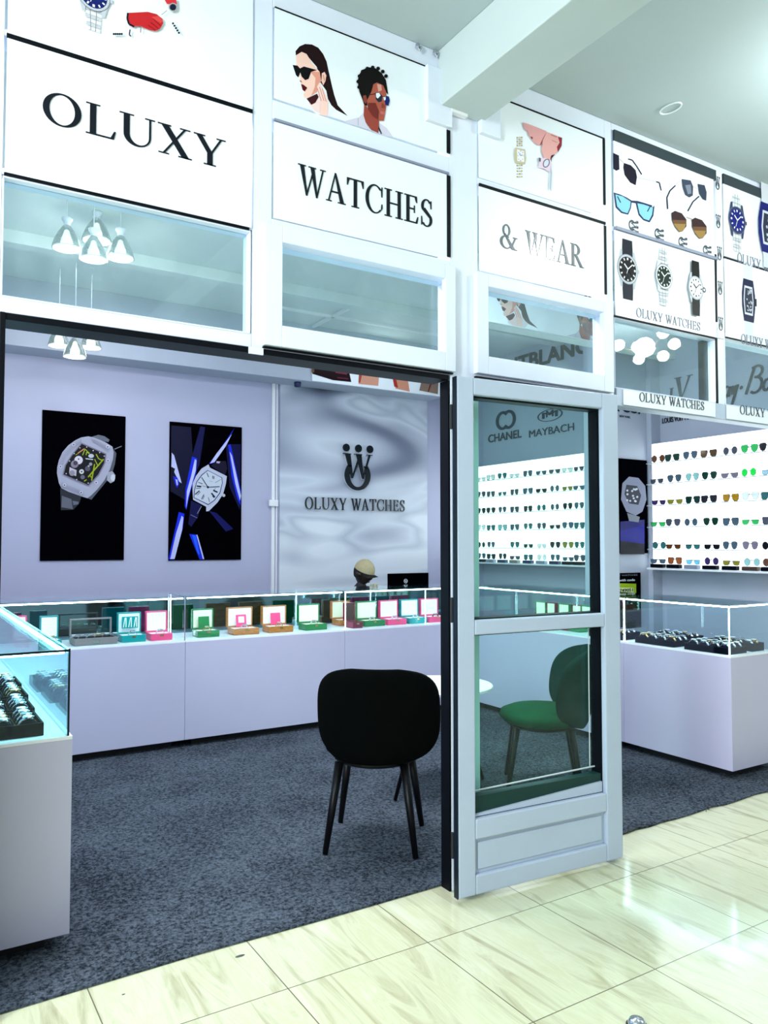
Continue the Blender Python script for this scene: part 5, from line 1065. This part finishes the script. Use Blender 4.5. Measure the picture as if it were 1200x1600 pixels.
# chair back peeping over the far left of the back counter
t = thing('office_chair', 'black padded chair back peeping over the far left counter', 'chair', (.60, 6.35, 0))
MB().lathe([(0, -.03), (.2, -.03), (.235, 0), (.2, .03), (0, .03)], (.55, 6.35, .80), 24, T=Matrix.Rotation(pi/2, 3, 'X')).build('backrest', 'rubber', t, smooth=True)
MB().lathe([(0, 0), (.22, 0), (.24, .03), (.22, .06), (0, .06)], (.55, 6.10, .44), 24).build('seat', 'rubber', t); MB().tube([(.55, 6.12, .05), (.55, 6.12, .44)], .025, 10).tube([(.55, 6.30, .46), (.55, 6.39, .7)], .014, 8).build('post', 'steel', t)
for k in range(5): a = 2*pi*k/5; MB().tube([(.55, 6.12, .06), (.55+.26*cos(a), 6.12+.26*sin(a), .035)], [.02, .012], 8).tube([(.55+.26*cos(a)-.012, 6.12+.26*sin(a), .034), (.55+.26*cos(a)+.012, 6.12+.26*sin(a), .034)], .024, 10).build('leg', 'rubber', t)
# ---------------------------------------------------------------- pendant lamps
def pendant(px, py, Y, label, rad=.083, grp='', top=CZ):
    c = ony(px, py, Y); x, z = c.x, c.z      # centre of the mouth
    t = thing('pendant_lamp', label, 'lamp', (x, Y, z), 0, grp)
    MB().lathe([(rad, 0), (rad*.97, .02), (rad*.84, .055), (rad*.62, .095), (rad*.36, .128), (rad*.26, .140), (rad*.23, .140), (rad*.33, .126), (rad*.59, .094), (rad*.81, .054), (rad*.94, .02), (rad*.97, .0)], (x, Y, z), 28).build('lamp_shade', 'shade_glass', t, smooth=True)
    MB().lathe([(.021, .138), (.018, .150), (.022, .162), (.032, .176), (.032, .186), (.0, .19)], (x, Y, z), 16).build('lamp_cap', 'white_plastic', t, smooth=True)
    MB().tube([(x, Y, z+.186), (x, Y, top)], .0028, 6).build('cord', 'white_plastic', t)
    MB().lathe([(0, .008), (.022, .012), (.034, .03), (.034, .05), (.020, .085), (.014, .11), (0, .12)], (x, Y, z), 16).build('bulb', 'bulb', t, smooth=True)
    MB().lathe([(0, .0), (rad*.93, .0), (rad*.93, .008), (0, .008)], (x, Y, z), 24).build('diffuser', 'lamp_disc', t)
    l = bpy.data.lights.new('pendant_light', 'POINT'); l.energy = 3.0 if Y < 5.5 else 1.0; l.color = (1, .98, .92); l.shadow_soft_size = .06
    o = bpy.data.objects.new('pendant_light', l); COL.objects.link(o); o.location = (x, Y, z-.07)
G1 = 'pendant lamps in the near cluster'; G2 = 'pendant lamps in the far cluster'
pendant(104, 389, 4.90, 'glass bell pendant lamp, left one behind the first transom', grp=G1); pendant(151, 377, 5.02, 'glass bell pendant lamp, highest one behind the first transom', grp=G1, rad=.088)
pendant(146, 406, 4.80, 'glass bell pendant lamp, lowest one behind the first transom', grp=G1, rad=.080); pendant(188, 404, 4.92, 'glass bell pendant lamp, right one behind the first transom', grp=G1)
pendant(92, 541, 6.22, 'glass bell pendant lamp, left one under the black lining', grp=G2, rad=.078); pendant(142, 544, 6.24, 'glass bell pendant lamp, right one under the black lining', grp=G2, rad=.078)
pendant(117, 558, 6.02, 'glass bell pendant lamp, lowest one under the black lining', grp=G2, rad=.080)
# ceiling light behind the second transom, corridor fittings
c0 = ony(605, 503, 6.59); t = thing('ceiling_light', 'pale rectangular lit panel seen through the middle transom', 'light', (4.0, 6.58, 3.25)); MB().box(3.78, 4.32, 6.585, 6.599, 3.24, 3.40).build('frame', 'white_plastic', t, bevel=.01); MB().box(3.82, 4.28, 6.580, 6.585, 3.26, 3.38).build('diffuser', 'panel_light', t)
for gx, gy, l_ in ((3.47, 1.50, 'round opal globe lamp hanging in the corridor beside the beam'), (5.9, .4, 'opal globe chandelier of seven arms hanging farther along the corridor')):
    t = thing('globe_lamp', l_, 'lamp', (gx, gy, 3.25))
    if gx > 5:
        for k in range(7):
            a_ = 2*pi*k/7; q_ = (gx+.26*cos(a_), gy+.26*sin(a_), 3.20+.06*(k % 3)); MB().lathe([(0, -.05)]+[(.05*cos(radians(b_)), .05*sin(radians(b_))) for b_ in range(-60, 90, 30)]+[(0, .05)], q_, 14).build('globe', 'globe', t, smooth=True)
            MB().tube([(gx, gy, 3.30), ((gx+q_[0])/2, (gy+q_[1])/2, 3.22), q_], .006, 6).build('arm', 'gold', t)
    MB().lathe([(0, -.09)]+[(.09*cos(radians(a_)), .09*sin(radians(a_))) for a_ in range(-75, 90, 15)]+[(0, .09)], (gx, gy, 3.25), 24).build('globe', 'globe', t, smooth=True)
    MB().tube([(gx, gy, 3.34), (gx, gy, CZ-.02)], .008, 8).lathe([(.05, 0), (.05, .02)], (gx, gy, CZ-.021), 20).build('stem', 'steel', t)
c = onz(1048, 168, CZ); mb = MB(); mb.tube([(c.x+.035*cos(k*pi/8), c.y+.055*sin(k*pi/8), CZ-.004) for k in range(17)], .004, 6); tag(mb.build('ceiling_ring', 'halo_white'), 'small oval ring mark fixed to the corridor ceiling', 'ceiling fitting')
for i, (px, py, l_) in enumerate(((654, 74, 'small broken clip at the ceiling edge, left of the beam'), (681, 84, 'small dark clip touching the corner of the beam'))):
    c = ony(px, py, 2.585); mb = MB(); mb.tube([c+Vector((-.012, 0, .012)), c, c+Vector((.004, .0, -.012)), c+Vector((.014, 0, .008))], .005, 6).lathe([(0, -.006), (.012, -.006), (.008, .01), (0, .012)], c+Vector((-.004, 0, .004)), 8); tag(mb.build('cable_clip', 'steel'), l_, 'clip')
c = onz(718, 177, 3.243); mb = MB(); mb.box(c.x-.05, c.x+.035, c.y-.012, c.y+.012, 3.232, 3.2445).tube([(c.x-.05, c.y, 3.235), (c.x-.06, c.y+.02, 3.225), (c.x+.03, c.y+.035, 3.23)], .004, 6); tag(mb.build('cable_cover', 'white_plastic'), 'short white cable cover stuck under the beam end', 'cable cover')
# small marks on the tiles
for i, (px, py, l_) in enumerate(((375, 1494, 'dark chip mark on the tile beside the carpet edge'), (193, 1554, 'small dark speck on the tile at the lower left'))):
    c = onz(px, py, .0); r_ = .018 if i == 0 else .006; tag(MB().lathe([(r_*.6, 0), (r_, .0008), (r_*.5, .0016), (0, .002)], c+Vector((0, 0, .0003)), 9, sy=.4).build('floor_chip', 'stain'), l_, 'stain')
c = onz(995, 1604, 0); t = thing('door_stop', 'small round metal floor stop at the bottom picture edge', 'door stop', (c.x, c.y, 0)); MB().lathe([(.026, 0), (.026, .012), (.020, .022), (0, .026)], (c.x, c.y, 0), 20).build('knob', 'steel', t, smooth=True); MB().lathe([(.031, 0), (.031, .006), (.0265, .008)], (c.x, c.y, 0.0), 20).build('rubber_ring', 'rubber', t)
